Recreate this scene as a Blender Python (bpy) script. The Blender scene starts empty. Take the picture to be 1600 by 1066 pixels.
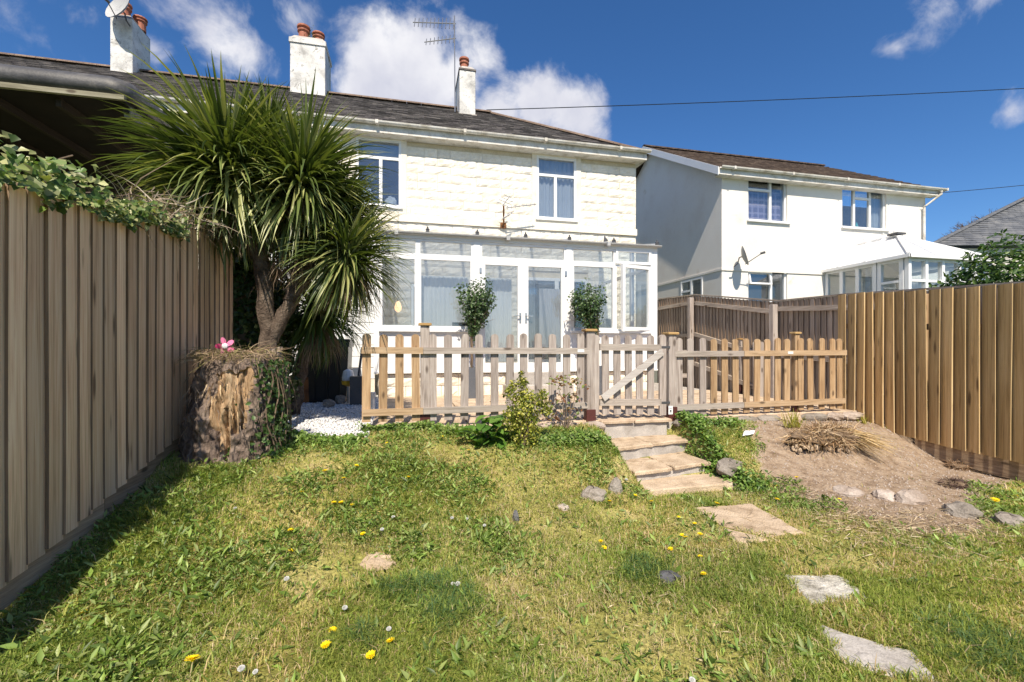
import bpy, math, random
import numpy as np
from mathutils import Vector, Matrix
R = math.radians
random.seed(7); rng = np.random.default_rng(7)
scn = bpy.context.scene
col = scn.collection

# ------------------------------------------------------------------ camera
YAW = R(12.8); SA, CA = math.sin(YAW), math.cos(YAW)
EYE = 0.83; F = 700.0; CX = 800.0; HY = 545.0
cam_d = bpy.data.cameras.new('camera'); cam = bpy.data.objects.new('camera', cam_d); col.objects.link(cam)
cam.location = (0, 0, EYE); cam.rotation_euler = (R(90), 0, -YAW)
cam_d.sensor_width = 36; cam_d.lens = 36 * F / 1600; cam_d.shift_y = 12 / 1600
cam_d.clip_start = 0.05; cam_d.clip_end = 2000
scn.camera = cam

def ray(px, py):
    a = (px - CX) / F; b = (HY - py) / F
    return (SA + a * CA, CA - a * SA, b)
def W(px, py, u=None, v=None, z=None, t=None):
    """point of the place seen at a photo pixel, at a known distance/plane"""
    d = ray(px, py)
    if t is None:
        if v is not None: t = v / d[1]
        elif u is not None: t = u / d[0]
        else: t = (z - EYE) / d[2]
    return Vector((d[0] * t, d[1] * t, EYE + d[2] * t))

# ------------------------------------------------------------------ light
SUN = Vector((0.155, 1.0, -1.24)).normalized()        # direction the light travels
ELEV = math.asin(-SUN.z)
sd = bpy.data.lights.new('sun', 'SUN'); sd.energy = 4.6; sd.angle = R(0.53); sd.color = (1.0, 0.90, 0.745)
so = bpy.data.objects.new('sun', sd); col.objects.link(so)
so.rotation_euler = SUN.to_track_quat('-Z', 'Y').to_euler(); so.location = (0, -20, 30)
scn.view_settings.view_transform = 'Standard'; scn.view_settings.look = 'None'
scn.view_settings.exposure = 0.62; scn.view_settings.gamma = 1
scn.view_settings.use_curve_mapping = False

world = bpy.data.worlds.new('World'); scn.world = world; world.use_nodes = True
nt = world.node_tree; nt.nodes.clear()
class NT:
    def __init__(s, t): s.t = t
    def n(s, typ, **kw):
        nd = s.t.nodes.new(typ)
        for k, v in kw.items():
            if k == 'ins':
                for kk, vv in v.items():
                    if isinstance(vv, bpy.types.NodeSocket): s.t.links.new(vv, nd.inputs[kk])
                    else: nd.inputs[kk].default_value = vv
            else: setattr(nd, k, v)
        return nd
    def math(s, op, a, b=None, c=None, clamp=False):
        nd = s.t.nodes.new('ShaderNodeMath'); nd.operation = op; nd.use_clamp = clamp
        for i, x in enumerate((a, b, c)):
            if x is None: continue
            if isinstance(x, bpy.types.NodeSocket): s.t.links.new(x, nd.inputs[i])
            else: nd.inputs[i].default_value = x
        return nd.outputs[0]
    def mix(s, fac, a, b, blend='MIX'):
        nd = s.t.nodes.new('ShaderNodeMix'); nd.data_type = 'RGBA'; nd.blend_type = blend
        for i, x in ((0, fac), (6, a), (7, b)):
            if isinstance(x, bpy.types.NodeSocket): s.t.links.new(x, nd.inputs[i])
            else: nd.inputs[i].default_value = x if i == 0 else (*x[:3], 1)
        return nd.outputs[2]
    def noise(s, vec, scale, detail=4, rough=0.55, dist=0.0):
        nd = s.n('ShaderNodeTexNoise'); s.t.links.new(vec, nd.inputs['Vector'])
        nd.inputs['Scale'].default_value = scale; nd.inputs['Detail'].default_value = detail
        nd.inputs['Roughness'].default_value = rough; nd.inputs['Distortion'].default_value = dist
        return nd.outputs[0]
    def ramp(s, fac, stops, interp='LINEAR'):
        nd = s.n('ShaderNodeValToRGB'); s.t.links.new(fac, nd.inputs[0]); cr = nd.color_ramp; cr.interpolation = interp
        while len(cr.elements) > 1: cr.elements.remove(cr.elements[-1])
        for i, (p, c) in enumerate(stops):
            e = cr.elements[0] if i == 0 else cr.elements.new(p)
            e.position = p; e.color = (*c, 1) if len(c) == 3 else c
        return nd.outputs[0]
    def range(s, x, a, b, c=0.0, d=1.0):
        nd = s.n('ShaderNodeMapRange', interpolation_type='SMOOTHSTEP'); s.t.links.new(x, nd.inputs[0])
        for i, q in enumerate((a, b, c, d)): nd.inputs[i + 1].default_value = q
        return nd.outputs[0]

w = NT(nt)
sky = w.n('ShaderNodeTexSky', sky_type='NISHITA', sun_disc=False, sun_elevation=ELEV,
          sun_rotation=math.atan2(-SUN.x, -SUN.y), altitude=300, air_density=1.0, dust_density=0.25, ozone_density=3.0)
skyc = w.mix(1.0, sky.outputs[0], (0.655, 0.77, 0.93), 'MULTIPLY')
skyc = w.n('ShaderNodeHueSaturation', ins={'Saturation': 1.12, 'Color': skyc}).outputs[0]
tc = w.n('ShaderNodeTexCoord').outputs['Generated']
# clouds: blobs of cumulus and wisps, real directions round the whole sky
BL = [(600, 110, 70, 1.0), (660, 90, 72, 1.05), (720, 120, 62, 1.0), (560, 85, 38, .8), (690, 150, 80, 1.0), (580, 150, 60, .9),
      (790, 185, 55, .85), (850, 165, 50, .85), (900, 180, 52, .8), (620, 60, 40, .75),
      (385, 100, 46, .56), (345, 50, 52, .50), (250, 80, 30, .48), (300, 20, 45, .40), (70, 50, 55, .36), (130, 15, 52, .42), (470, 28, 48, .42), (1490, 18, 46, .36), (1420, 48, 26, .36), (1575, 175, 34, .42), (1540, 2, 36, .38)]
def vn(p): return Vector(p).normalized()
blobs = []
for (x, y, r, s_) in BL:
    c = vn(ray(x, y)); e = vn(ray(x, y + r)); e2 = vn(ray(x + r, y))
    blobs.append((c, ((c - e).length + (c - e2).length) / 2 * 1.35, s_))
for az, el, r, s_ in ((150, 28, .22, 1), (163, 35, .2, .9), (205, 20, .25, 1), (220, 26, .2, .9), (185, 62, .2, .7), (110, 30, .22, .8), (260, 33, .25, .9), (300, 50, .2, .7), (245, 15, .2, .9)):
    blobs.append((vn((math.sin(R(az)) * math.cos(R(el)), math.cos(R(az)) * math.cos(R(el)), math.sin(R(el)))), r, s_))
warp = w.n('ShaderNodeTexNoise', ins={'Vector': tc, 'Scale': 5.0, 'Detail': 5.0, 'Roughness': 0.6})
wv = w.n('ShaderNodeVectorMath', operation='SUBTRACT', ins={0: warp.outputs['Color'], 1: (0.5, 0.5, 0.5)})
wv = w.n('ShaderNodeVectorMath', operation='SCALE', ins={0: wv.outputs[0], 'Scale': 0.11})
wd = w.n('ShaderNodeVectorMath', operation='ADD', ins={0: tc, 1: wv.outputs[0]}).outputs[0]
fld = None
for c, r, s_ in blobs:
    ds = w.n('ShaderNodeVectorMath', operation='DISTANCE', ins={0: wd, 1: tuple(c)}).outputs['Value']
    f = w.math('MULTIPLY', w.math('SUBTRACT', 1.0, w.math('DIVIDE', ds, r)), s_)
    fld = f if fld is None else w.math('SMOOTH_MAX', fld, f, 0.15)
n1 = w.noise(tc, 9, 8, 0.62, 0.3)
dens = w.math('ADD', fld, w.math('MULTIPLY', w.math('SUBTRACT', n1, 0.52), 1.5))
dens = w.range(dens, 0.06, 0.62)
shade = w.noise(tc, 6, 5, 0.55)
cl = w.ramp(shade, [(0.32, (0.56, 0.57, 0.67)), (0.5, (0.72, 0.72, 0.78)), (0.68, (0.92, 0.91, 0.92))])
bg1 = w.n('ShaderNodeBackground', ins={'Color': skyc, 'Strength': 0.098})
bg2 = w.n('ShaderNodeBackground', ins={'Color': cl, 'Strength': 0.74})
mx = w.n('ShaderNodeMixShader', ins={0: w.math('MULTIPLY', dens, 0.93), 1: bg1.outputs[0], 2: bg2.outputs[0]})
out = w.n('ShaderNodeOutputWorld'); nt.links.new(mx.outputs[0], out.inputs[0])

# ------------------------------------------------------------------ materials
def newmat(name):
    m = bpy.data.materials.new(name); m.use_nodes = True; t = m.node_tree; t.nodes.clear()
    x = NT(t); o = x.n('ShaderNodeOutputMaterial'); b = x.n('ShaderNodeBsdfPrincipled'); t.links.new(b.outputs[0], o.inputs[0])
    return m, x, b, o
def objvec(x, rnd=True):
    tc = x.n('ShaderNodeTexCoord').outputs['Object']
    if not rnd: return tc, None
    oi = x.n('ShaderNodeObjectInfo').outputs['Random']
    off = x.n('ShaderNodeCombineXYZ', ins={0: x.math('MULTIPLY', oi, 37.0), 1: x.math('MULTIPLY', oi, 91.0), 2: x.math('MULTIPLY', oi, 53.0)})
    return x.n('ShaderNodeVectorMath', operation='ADD', ins={0: tc, 1: off.outputs[0]}).outputs[0], oi
def bump(x, b, h, strength=0.3, dist=0.01):
    bp = x.n('ShaderNodeBump', ins={'Strength': strength, 'Distance': dist, 'Height': h}); x.t.links.new(bp.outputs[0], b.inputs['Normal'])
def surf(name, cols, scale=4, rough=0.8, bs=0.3, bd=0.01, fine=60, rnd=True, spec=0.3, var=0.0, detail=6, metal=0.0, stain=None):
    """mottled matte surface; cols = 2..4 colours through a noise ramp"""
    m, x, b, o = newmat(name); v, oi = objvec(x, rnd)
    n = x.noise(v, scale, detail, 0.62, 0.2)
    k = len(cols); c = x.ramp(n, [(0.3 + 0.4 * i / max(1, k - 1), cc) for i, cc in enumerate(cols)])
    nf = x.noise(v, fine, 4, 0.6)
    c = x.mix(0.35, c, x.ramp(nf, [(0.3, (0.25, 0.25, 0.25)), (0.7, (0.75, 0.75, 0.75))]), 'OVERLAY')
    if stain:
        sn = x.noise(v, stain[1], 6, 0.7, 0.4); c = x.mix(x.range(sn, stain[2], stain[2] + 0.12), c, stain[0])
    if var and oi is not None:
        hv = x.n('ShaderNodeHueSaturation', ins={'Color': c, 'Value': x.math('ADD', x.math('MULTIPLY', oi, var * 2), 1 - var)}); c = hv.outputs[0]
    x.t.links.new(c, b.inputs['Base Color']); b.inputs['Roughness'].default_value = rough
    b.inputs['Specular IOR Level'].default_value = spec; b.inputs['Metallic'].default_value = metal
    if bs: bump(x, b, x.math('ADD', nf, n), bs, bd)
    return m
def wood(name, c0, c1, c2, axis=2, knot=(0.05, 0.03, 0.02), var=0.18, rough=0.75, grain=1.0, knots=True):
    m, x, b, o = newmat(name); v, oi = objvec(x)
    sc = [26 * grain] * 3; sc[axis] = 1.3
    mp = x.n('ShaderNodeMapping', ins={'Vector': v, 'Scale': tuple(sc)}).outputs[0]
    g = x.noise(mp, 1.0, 7, 0.65, 1.2)
    c = x.ramp(g, [(0.30, c0), (0.5, c1), (0.7, c2)])
    sc2 = [170] * 3; sc2[axis] = 5
    g2 = x.noise(x.n('ShaderNodeMapping', ins={'Vector': v, 'Scale': tuple(sc2)}).outputs[0], 1.0, 4, 0.7)
    c = x.mix(0.42, c, x.ramp(g2, [(0.3, (0.2, 0.2, 0.2)), (0.7, (0.8, 0.8, 0.8))]), 'OVERLAY')
    big = x.noise(v, 1.7, 3, 0.5); c = x.mix(x.range(big, 0.5, 0.72, 0, 0.45), c, c2)
    if knots:
        sk = [11] * 3; sk[axis] = 4.2
        vo = x.n('ShaderNodeTexVoronoi', ins={'Vector': x.n('ShaderNodeMapping', ins={'Vector': v, 'Scale': tuple(sk)}).outputs[0], 'Scale': 1.0})
        kk = x.math('SUBTRACT', 1.0, x.range(vo.outputs['Distance'], 0.10, 0.27), clamp=True)
        pick = x.math('GREATER_THAN', x.n('ShaderNodeSeparateColor', ins={0: vo.outputs['Color']}).outputs[0], 0.55)
        c = x.mix(x.math('MULTIPLY', x.math('MULTIPLY', kk, pick), 0.75), c, knot)
    hv = x.n('ShaderNodeHueSaturation', ins={'Color': c, 'Value': x.math('ADD', x.math('MULTIPLY', oi, var * 2), 1 - var)})
    x.t.links.new(hv.outputs[0], b.inputs['Base Color']); b.inputs['Roughness'].default_value = rough
    b.inputs['Specular IOR Level'].default_value = 0.25
    bump(x, b, x.math('ADD', g, g2), 0.35, 0.004)
    return m
def leafmat(name, rough=0.45, trans=0.35, attr='Col', spec=0.4):
    m, x, b, o = newmat(name)
    a = x.n('ShaderNodeAttribute', attribute_name=attr).outputs['Color']
    x.t.links.new(a, b.inputs['Base Color']); b.inputs['Roughness'].default_value = rough; b.inputs['Specular IOR Level'].default_value = spec
    tr = x.n('ShaderNodeBsdfTranslucent', ins={'Color': x.mix(1.0, a, (1.3, 1.35, 0.6), 'MULTIPLY')})
    mx = x.n('ShaderNodeMixShader', ins={0: trans, 1: b.outputs[0], 2: tr.outputs[0]}); x.t.links.new(mx.outputs[0], o.inputs[0])
    return m
def glass(name, tint=(0.8, 0.87, 0.9), refl=1.0, dirt=0.05):
    m, x, b, o = newmat(name); x.t.nodes.remove(b)
    bf = x.n('ShaderNodeNewGeometry').outputs['Backfacing']; fr = x.n('ShaderNodeFresnel', ins={'IOR': x.math('MULTIPLY_ADD', bf, 1/1.5-1.5, 1.5)}).outputs[0]
    gl = x.n('ShaderNodeBsdfGlossy', ins={'Color': (1, 1, 1, 1), 'Roughness': 0.01})
    tr = x.n('ShaderNodeBsdfTransparent', ins={'Color': (*tint, 1)})
    v = x.n('ShaderNodeTexCoord').outputs['Object']
    f = x.math('MULTIPLY_ADD', fr, 1.6 * refl, 0.02, clamp=True)
    m1 = x.n('ShaderNodeMixShader', ins={0: f, 1: tr.outputs[0], 2: gl.outputs[0]})
    df = x.n('ShaderNodeBsdfDiffuse', ins={'Color': (0.6, 0.62, 0.63, 1)})
    m2 = x.n('ShaderNodeMixShader', ins={0: x.math('MULTIPLY', x.noise(v, 3, 5, 0.6), dirt * 2), 1: m1.outputs[0], 2: df.outputs[0]})
    x.t.links.new(m2.outputs[0], o.inputs[0])
    return m
def plain(name, c, rough=0.5, metal=0.0, spec=0.5, n=0.06):
    d = tuple(max(0, q * (1 - n * 3)) for q in c)
    return surf(name, [d, c, c], 5, rough, 0.05, 0.002, 90, True, spec, n, 5, metal)

M = {}
M['cream'] = surf('cream_painted_stone', [(0.72, 0.64, 0.51), (0.81, 0.75, 0.65), (0.83, 0.785, 0.70)], 7, 0.85, 0.4, 0.012, 45, True, 0.2, 0.05)
M['creamflat'] = surf('cream_painted_render', [(0.70, 0.62, 0.49), (0.79, 0.73, 0.62), (0.81, 0.755, 0.65)], 3, 0.85, 0.25, 0.006, 60, True, 0.2, 0.03)
M['mortar'] = surf('painted_joint', [(0.58, 0.50, 0.37), (0.72, 0.64, 0.51)], 5, 0.9, 0.3, 0.01, 50)
M['render'] = surf('white_render', [(0.71, 0.65, 0.58), (0.77, 0.73, 0.67), (0.79, 0.755, 0.70)], 0.9, 0.9, 0.25, 0.006, 70, False, 0.2, 0, 8, 0, ((0.62, 0.55, 0.46), 1.1, 0.60))
M['chimney'] = surf('flaking_white_paint', [(0.36, 0.35, 0.34), (0.62, 0.61, 0.59), (0.76, 0.75, 0.74)], 2.6, 0.85, 0.4, 0.01, 40, True, 0.2, 0, 8, 0, ((0.22, 0.21, 0.20), 6, 0.56))
M['slate'] = surf('weathered_slate', [(0.075, 0.065, 0.065), (0.14, 0.125, 0.12), (0.22, 0.20, 0.185)], 2.2, 0.75, 0.35, 0.01, 30, False, 0.3, 0, 8)
M['slate2'] = surf('blue_grey_slate', [(0.06, 0.065, 0.075), (0.11, 0.115, 0.125), (0.19, 0.19, 0.19)], 2.2, 0.6, 0.35, 0.01, 30, False, 0.4, 0, 8)
M['tile'] = surf('dark_brown_roof_tile', [(0.030, 0.022, 0.018), (0.06, 0.042, 0.033), (0.12, 0.09, 0.07)], 3.5, 0.85, 0.5, 0.015, 25, False, 0.2, 0, 8)
M['ridge'] = surf('lichened_terracotta', [(0.11, 0.08, 0.065), (0.19, 0.135, 0.105), (0.23, 0.18, 0.14)], 5, 0.85, 0.4, 0.01, 40, True, 0.2, 0.15, 6, 0, ((0.33, 0.27, 0.08), 4, 0.60))
M['terracotta'] = surf('terracotta', [(0.22, 0.08, 0.05), (0.36, 0.13, 0.08), (0.40, 0.17, 0.11)], 6, 0.7, 0.2, 0.005, 50)
M['gutter'] = surf('stained_white_plastic', [(0.38, 0.34, 0.27), (0.64, 0.61, 0.56), (0.72, 0.70, 0.67)], 3.5, 0.5, 0.1, 0.003, 40, True, 0.4, 0, 7)
M['upvc'] = surf('white_upvc', [(0.74, 0.74, 0.745), (0.79, 0.79, 0.79), (0.80, 0.80, 0.80)], 2, 0.35, 0.03, 0.001, 120, True, 0.45, 0.01)
M['upvcg'] = surf('white_upvc_panel', [(0.70, 0.70, 0.71), (0.77, 0.77, 0.775)], 1.5, 0.4, 0.03, 0.001, 120)
M['poly'] = leafmat('x')  # replaced below
m, x, b, o = newmat('opal_roof_sheet'); b.inputs['Base Color'].default_value = (0.62, 0.64, 0.66, 1); b.inputs['Roughness'].default_value = 0.4
tr = x.n('ShaderNodeBsdfTranslucent', ins={'Color': (0.75, 0.78, 0.80, 1)}); tp = x.n('ShaderNodeBsdfTransparent', ins={'Color': (0.95, 0.96, 0.97, 1)}); m1 = x.n('ShaderNodeMixShader', ins={0: 0.5, 1: b.outputs[0], 2: tr.outputs[0]}); x.t.links.new(x.n('ShaderNodeMixShader', ins={0: 0.55, 1: m1.outputs[0], 2: tp.outputs[0]}).outputs[0], o.inputs[0]); M['poly'] = m
M['glass'] = glass('window_glass', (0.94, 0.965, 0.97), 0.8); M['glassd'] = glass('upper_window_glass', (0.90, 0.94, 0.96), 1.3, 0.03)
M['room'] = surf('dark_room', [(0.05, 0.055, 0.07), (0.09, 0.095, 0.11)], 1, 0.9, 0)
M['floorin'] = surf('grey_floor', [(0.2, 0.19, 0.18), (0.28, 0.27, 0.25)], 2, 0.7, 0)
def cloth(name, c, trans=0.4):
    m, x, b, o = newmat(name); v = x.n('ShaderNodeTexCoord').outputs['Object']
    cc = x.mix(x.noise(v, 3, 4), tuple(q * 0.85 for q in c), c); x.t.links.new(cc, b.inputs['Base Color']); b.inputs['Roughness'].default_value = 0.9
    tr = x.n('ShaderNodeBsdfTranslucent', ins={'Color': cc}); x.t.links.new(x.n('ShaderNodeMixShader', ins={0: trans, 1: b.outputs[0], 2: tr.outputs[0]}).outputs[0], o.inputs[0]); return m
M['net'] = cloth('net_curtain', (0.66, 0.68, 0.72)); M['lace'] = cloth('white_curtain', (0.62, 0.63, 0.68)); M['blind'] = cloth('grey_blind', (0.56, 0.58, 0.62))
m, x, b, o = newmat('plaid_curtain'); v = x.n('ShaderNodeTexCoord').outputs['Object']
sx = x.n('ShaderNodeSeparateXYZ', ins={0: v})
def stripes(s, f): return x.range(x.math('SINE', x.math('MULTIPLY', s, f)), 0.3, 0.8)
c = x.mix(stripes(sx.outputs[0], 32), (0.10, 0.09, 0.20), (0.22, 0.20, 0.34)); c = x.mix(x.math('MULTIPLY', stripes(sx.outputs[2], 32), 0.5), c, (0.34, 0.30, 0.42))
c = x.mix(x.math('MULTIPLY', x.range(x.math('SINE', x.math('MULTIPLY', sx.outputs[2], 16)), 0.9, 0.98), 0.6), c, (0.5, 0.4, 0.45))
x.t.links.new(c, b.inputs['Base Color']); b.inputs['Roughness'].default_value = 0.9; M['plaid'] = m
# timbers
M['fenceL'] = wood('weathered_featheredge', (0.46, 0.285, 0.17), (0.72, 0.50, 0.325), (0.82, 0.625, 0.44), knot=(0.07, 0.04, 0.025), var=.22)
M['fenceR'] = wood('new_featheredge', (0.33, 0.20, 0.075), (0.57, 0.38, 0.17), (0.70, 0.50, 0.26), knot=(0.09, 0.045, 0.02), var=0.24)
M['fenceG'] = wood('grey_old_featheredge', (0.17, 0.135, 0.105), (0.30, 0.245, 0.20), (0.42, 0.36, 0.31), var=0.16)
M['edgeL'] = wood('gap_shade_edge', (0.12, 0.08, 0.05), (0.22, 0.15, 0.10), (0.30, 0.21, 0.14), knots=False)  # board edge darkened so the gap shade between boards is in the colour
M['edgeR'] = wood('fresh_sawn_edge', (0.36, 0.24, 0.11), (0.50, 0.36, 0.19), (0.58, 0.44, 0.25), knots=False)
M['railG'] = wood('grey_old_rail', (0.22, 0.18, 0.145), (0.36, 0.30, 0.25), (0.46, 0.40, 0.34), axis=1)
M['gravelboard'] = wood('brown_gravel_board', (0.22, 0.14, 0.08), (0.36, 0.25, 0.16), (0.46, 0.34, 0.22), axis=1)
M['picketG'] = wood('silvered_picket', (0.20, 0.16, 0.135), (0.33, 0.28, 0.25), (0.44, 0.39, 0.35), var=0.12)
M['picketB'] = wood('tan_picket', (0.22, 0.13, 0.065), (0.38, 0.25, 0.14), (0.48, 0.345, 0.21), var=0.12)
M['prailG'] = wood('silvered_rail', (0.22, 0.18, 0.15), (0.36, 0.31, 0.27), (0.46, 0.41, 0.36), axis=0, var=0.06)
M['prailB'] = wood('tan_rail', (0.24, 0.15, 0.08), (0.40, 0.28, 0.17), (0.50, 0.37, 0.24), axis=0, var=0.06)
M['capwood'] = wood('orange_post_cap', (0.30, 0.17, 0.06), (0.46, 0.29, 0.12), (0.55, 0.38, 0.18), axis=0)
M['brace'] = wood('pale_brace', (0.36, 0.32, 0.29), (0.48, 0.44, 0.41), (0.56, 0.53, 0.50), axis=0)
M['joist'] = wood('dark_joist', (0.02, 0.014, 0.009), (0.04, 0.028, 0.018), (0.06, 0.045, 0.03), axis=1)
M['fascia'] = wood('pale_batten', (0.14, 0.125, 0.085), (0.22, 0.20, 0.14), (0.30, 0.28, 0.21), axis=0)
M['maroon'] = plain('maroon_post_shoe', (0.10, 0.03, 0.025), 0.5, 0.2)
M['sand'] = surf('sandstone_flag', [(0.34, 0.25, 0.17), (0.50, 0.38, 0.27), (0.58, 0.46, 0.34)], 5, 0.85, 0.4, 0.01, 70, True, 0.2, 0.10)
M['slab'] = surf('tan_stepping_stone', [(0.30, 0.215, 0.14), (0.50, 0.385, 0.27), (0.60, 0.48, 0.355)], 5, 0.9, 0.6, 0.02, 80, True, 0.2, 0.06, 8)
M['slabw'] = surf('pale_flaky_stone', [(0.22, 0.20, 0.16), (0.45, 0.42, 0.36), (0.66, 0.63, 0.56)], 12, 0.9, 0.7, 0.02, 80, True, 0.2, 0, 8)
M['conc'] = surf('rough_concrete', [(0.28, 0.25, 0.22), (0.40, 0.37, 0.34), (0.50, 0.46, 0.42)], 5, 0.9, 0.5, 0.01, 80, True, 0.2, 0.08, 8)
M['rock'] = surf('grey_rock', [(0.17, 0.145, 0.12), (0.28, 0.245, 0.21), (0.37, 0.33, 0.29)], 6, 0.85, 0.6, 0.02, 60, True, 0.25, 0.15, 8)
M['rockd'] = surf('dark_slate_rock', [(0.05, 0.05, 0.055), (0.10, 0.10, 0.105), (0.16, 0.155, 0.16)], 6, 0.8, 0.6, 0.02, 60)
M['rocks'] = surf('soil_covered_rock', [(0.30, 0.23, 0.18), (0.38, 0.31, 0.26), (0.48, 0.42, 0.37)], 6, 0.9, 0.6, 0.02, 60, True, 0.2, 0.08, 8)
M['white_stone'] = surf('white_pebble', [(0.55, 0.55, 0.56), (0.74, 0.74, 0.74)], 15, 0.8, 0.2, 0.004, 90, False)
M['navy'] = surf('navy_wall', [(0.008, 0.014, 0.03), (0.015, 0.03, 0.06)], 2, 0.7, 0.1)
M['greywall'] = surf('grey_render', [(0.20, 0.19, 0.21), (0.30, 0.29, 0.31)], 2, 0.9, 0.2)
M['felt'] = surf('roofing_felt', [(0.035, 0.035, 0.038), (0.075, 0.073, 0.075), (0.20, 0.18, 0.15)], 3.0, 0.55, 0.3, 0.01, 40, False, 0.4, 0, 7)
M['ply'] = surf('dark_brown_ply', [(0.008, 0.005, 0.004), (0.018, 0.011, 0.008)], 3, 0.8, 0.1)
M['metal'] = plain('grey_aerial_metal', (0.30, 0.30, 0.31), 0.45, 0.7)
M['black'] = plain('black_plastic', (0.012, 0.013, 0.014), 0.35)
M['dgrey'] = plain('dark_grey_plastic', (0.07, 0.07, 0.075), 0.5)
M['lgrey'] = plain('pale_grey_plastic', (0.42, 0.42, 0.42), 0.5)
M['chrome'] = plain('satin_handle', (0.55, 0.52, 0.48), 0.3, 0.8)
M['potgrey'] = plain('grey_planter', (0.11, 0.12, 0.14), 0.5)
M['teal'] = plain('teal_plastic', (0.05, 0.42, 0.42), 0.4)
M['yellow'] = plain('yellow_plastic', (0.75, 0.45, 0.03), 0.4)
M['orange'] = plain('orange_terracotta_pot', (0.40, 0.16, 0.08), 0.6)
M['whitep'] = plain('white_plastic', (0.78, 0.78, 0.78), 0.4)
M['rust'] = surf('rusty_metal', [(0.10, 0.04, 0.02), (0.32, 0.14, 0.05)], 8, 0.9, 0.3)
M['pink'] = plain('pink_petal', (0.66, 0.05, 0.22), 0.4); M['ppink'] = plain('pale_pink_petal', (0.74, 0.22, 0.40), 0.4)
M['trunk'] = surf('cordyline_bark', [(0.05, 0.036, 0.028), (0.12, 0.09, 0.07), (0.21, 0.165, 0.13)], 9, 0.95, 0.9, 0.03, 45, False, 0.15, 0, 8)
M['leaf'] = leafmat('leaf'); M['gloss'] = leafmat('glossy_leaf', 0.42, 0.30, 'Col', 0.4); M['frond'] = leafmat('sword_leaf', 0.38, 0.25, 'Col', 0.5); M['grass'] = leafmat('grass_blade', 0.6, 0.42, 'Col', 0.2)
M['dry'] = leafmat('dry_stalk', 0.8, 0.15, 'Col', 0.2)
M['twig'] = surf('twig_bark', [(0.10, 0.07, 0.05), (0.22, 0.16, 0.11)], 8, 0.9, 0.3)
M['dand'] = plain('dandelion_yellow', (0.92, 0.69, 0.01), 0.6, 0, 0.2); M['clock'] = cloth('dandelion_clock', (0.80, 0.80, 0.78), 0.25)
M['stem'] = plain('green_stem', (0.16, 0.24, 0.07), 0.6)
# stump
m, x, b, o = newmat('stump_bark'); v, _ = objvec(x, False)
n = x.noise(v, 9, 8, 0.7, 0.6); c = x.ramp(n, [(0.3, (0.06, 0.042, 0.034)), (0.5, (0.17, 0.125, 0.10)), (0.7, (0.32, 0.25, 0.20))])
vo = x.n('ShaderNodeTexVoronoi', ins={'Vector': x.n('ShaderNodeMapping', ins={'Vector': v, 'Scale': (34, 34, 15)}).outputs[0], 'Scale': 1.0})
x.t.links.new(c, b.inputs['Base Color']); b.inputs['Roughness'].default_value = 0.9
bump(x, b, x.math('ADD', vo.outputs['Distance'], n), 0.9, 0.03); M['bark'] = m
m, x, b, o = newmat('rotten_heartwood'); v, _ = objvec(x, False)
g = x.noise(x.n('ShaderNodeMapping', ins={'Vector': v, 'Scale': (26, 26, 3)}).outputs[0], 1, 7, 0.7, 1.5)
c = x.ramp(g, [(0.32, (0.16, 0.085, 0.045)), (0.45, (0.42, 0.27, 0.15)), (0.6, (0.50, 0.36, 0.22)), (0.75, (0.60, 0.47, 0.32))])
x.t.links.new(c, b.inputs['Base Color']); b.inputs['Roughness'].default_value = 0.9; bump(x, b, g, 0.9, 0.03); M['heart'] = m
# ground: soil and thatch blended by a painted attribute
m, x, b, o = newmat('garden_ground'); v, _ = objvec(x, False)
at = x.n('ShaderNodeAttribute', attribute_name='soil').outputs['Fac']
n = x.noise(v, 2.2, 8, 0.62, 0.3); nf = x.noise(v, 45, 5, 0.7); nm = x.noise(v, 11, 6, 0.65)
soil = x.ramp(nm, [(0.3, (0.19, 0.13, 0.085)), (0.5, (0.34, 0.25, 0.175)), (0.7, (0.42, 0.325, 0.24))])
tha = x.ramp(n, [(0.35, (0.20, 0.20, 0.05)), (0.48, (0.33, 0.31, 0.09)), (0.60, (0.44, 0.38, 0.15)), (0.70, (0.46, 0.34, 0.20))])
tha = x.mix(0.6, tha, x.ramp(nf, [(0.35, (0.1, 0.1, 0.1)), (0.65, (0.85, 0.85, 0.85))]), 'OVERLAY')
soil = x.mix(0.45, soil, x.ramp(nf, [(0.35, (0.25, 0.25, 0.25)), (0.65, (0.75, 0.75, 0.75))]), 'OVERLAY')
fac = x.range(x.math('ADD', at, x.math('MULTIPLY', x.math('SUBTRACT', nm, 0.5), 0.5)), 0.35, 0.65)
x.t.links.new(x.mix(fac, tha, soil), b.inputs['Base Color']); b.inputs['Roughness'].default_value = 0.95; b.inputs['Specular IOR Level'].default_value = 0.1
bump(x, b, x.math('ADD', nf, nm), 0.8, 0.03); M['ground'] = m
M['earth'] = surf('root_earth', [(0.10, 0.065, 0.04), (0.20, 0.14, 0.09), (0.30, 0.22, 0.15)], 14, 0.95, 0.8, 0.02, 60)
M['far'] = surf('far_grass', [(0.06, 0.09, 0.03), (0.12, 0.14, 0.05)], 0.3, 0.95, 0)

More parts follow.
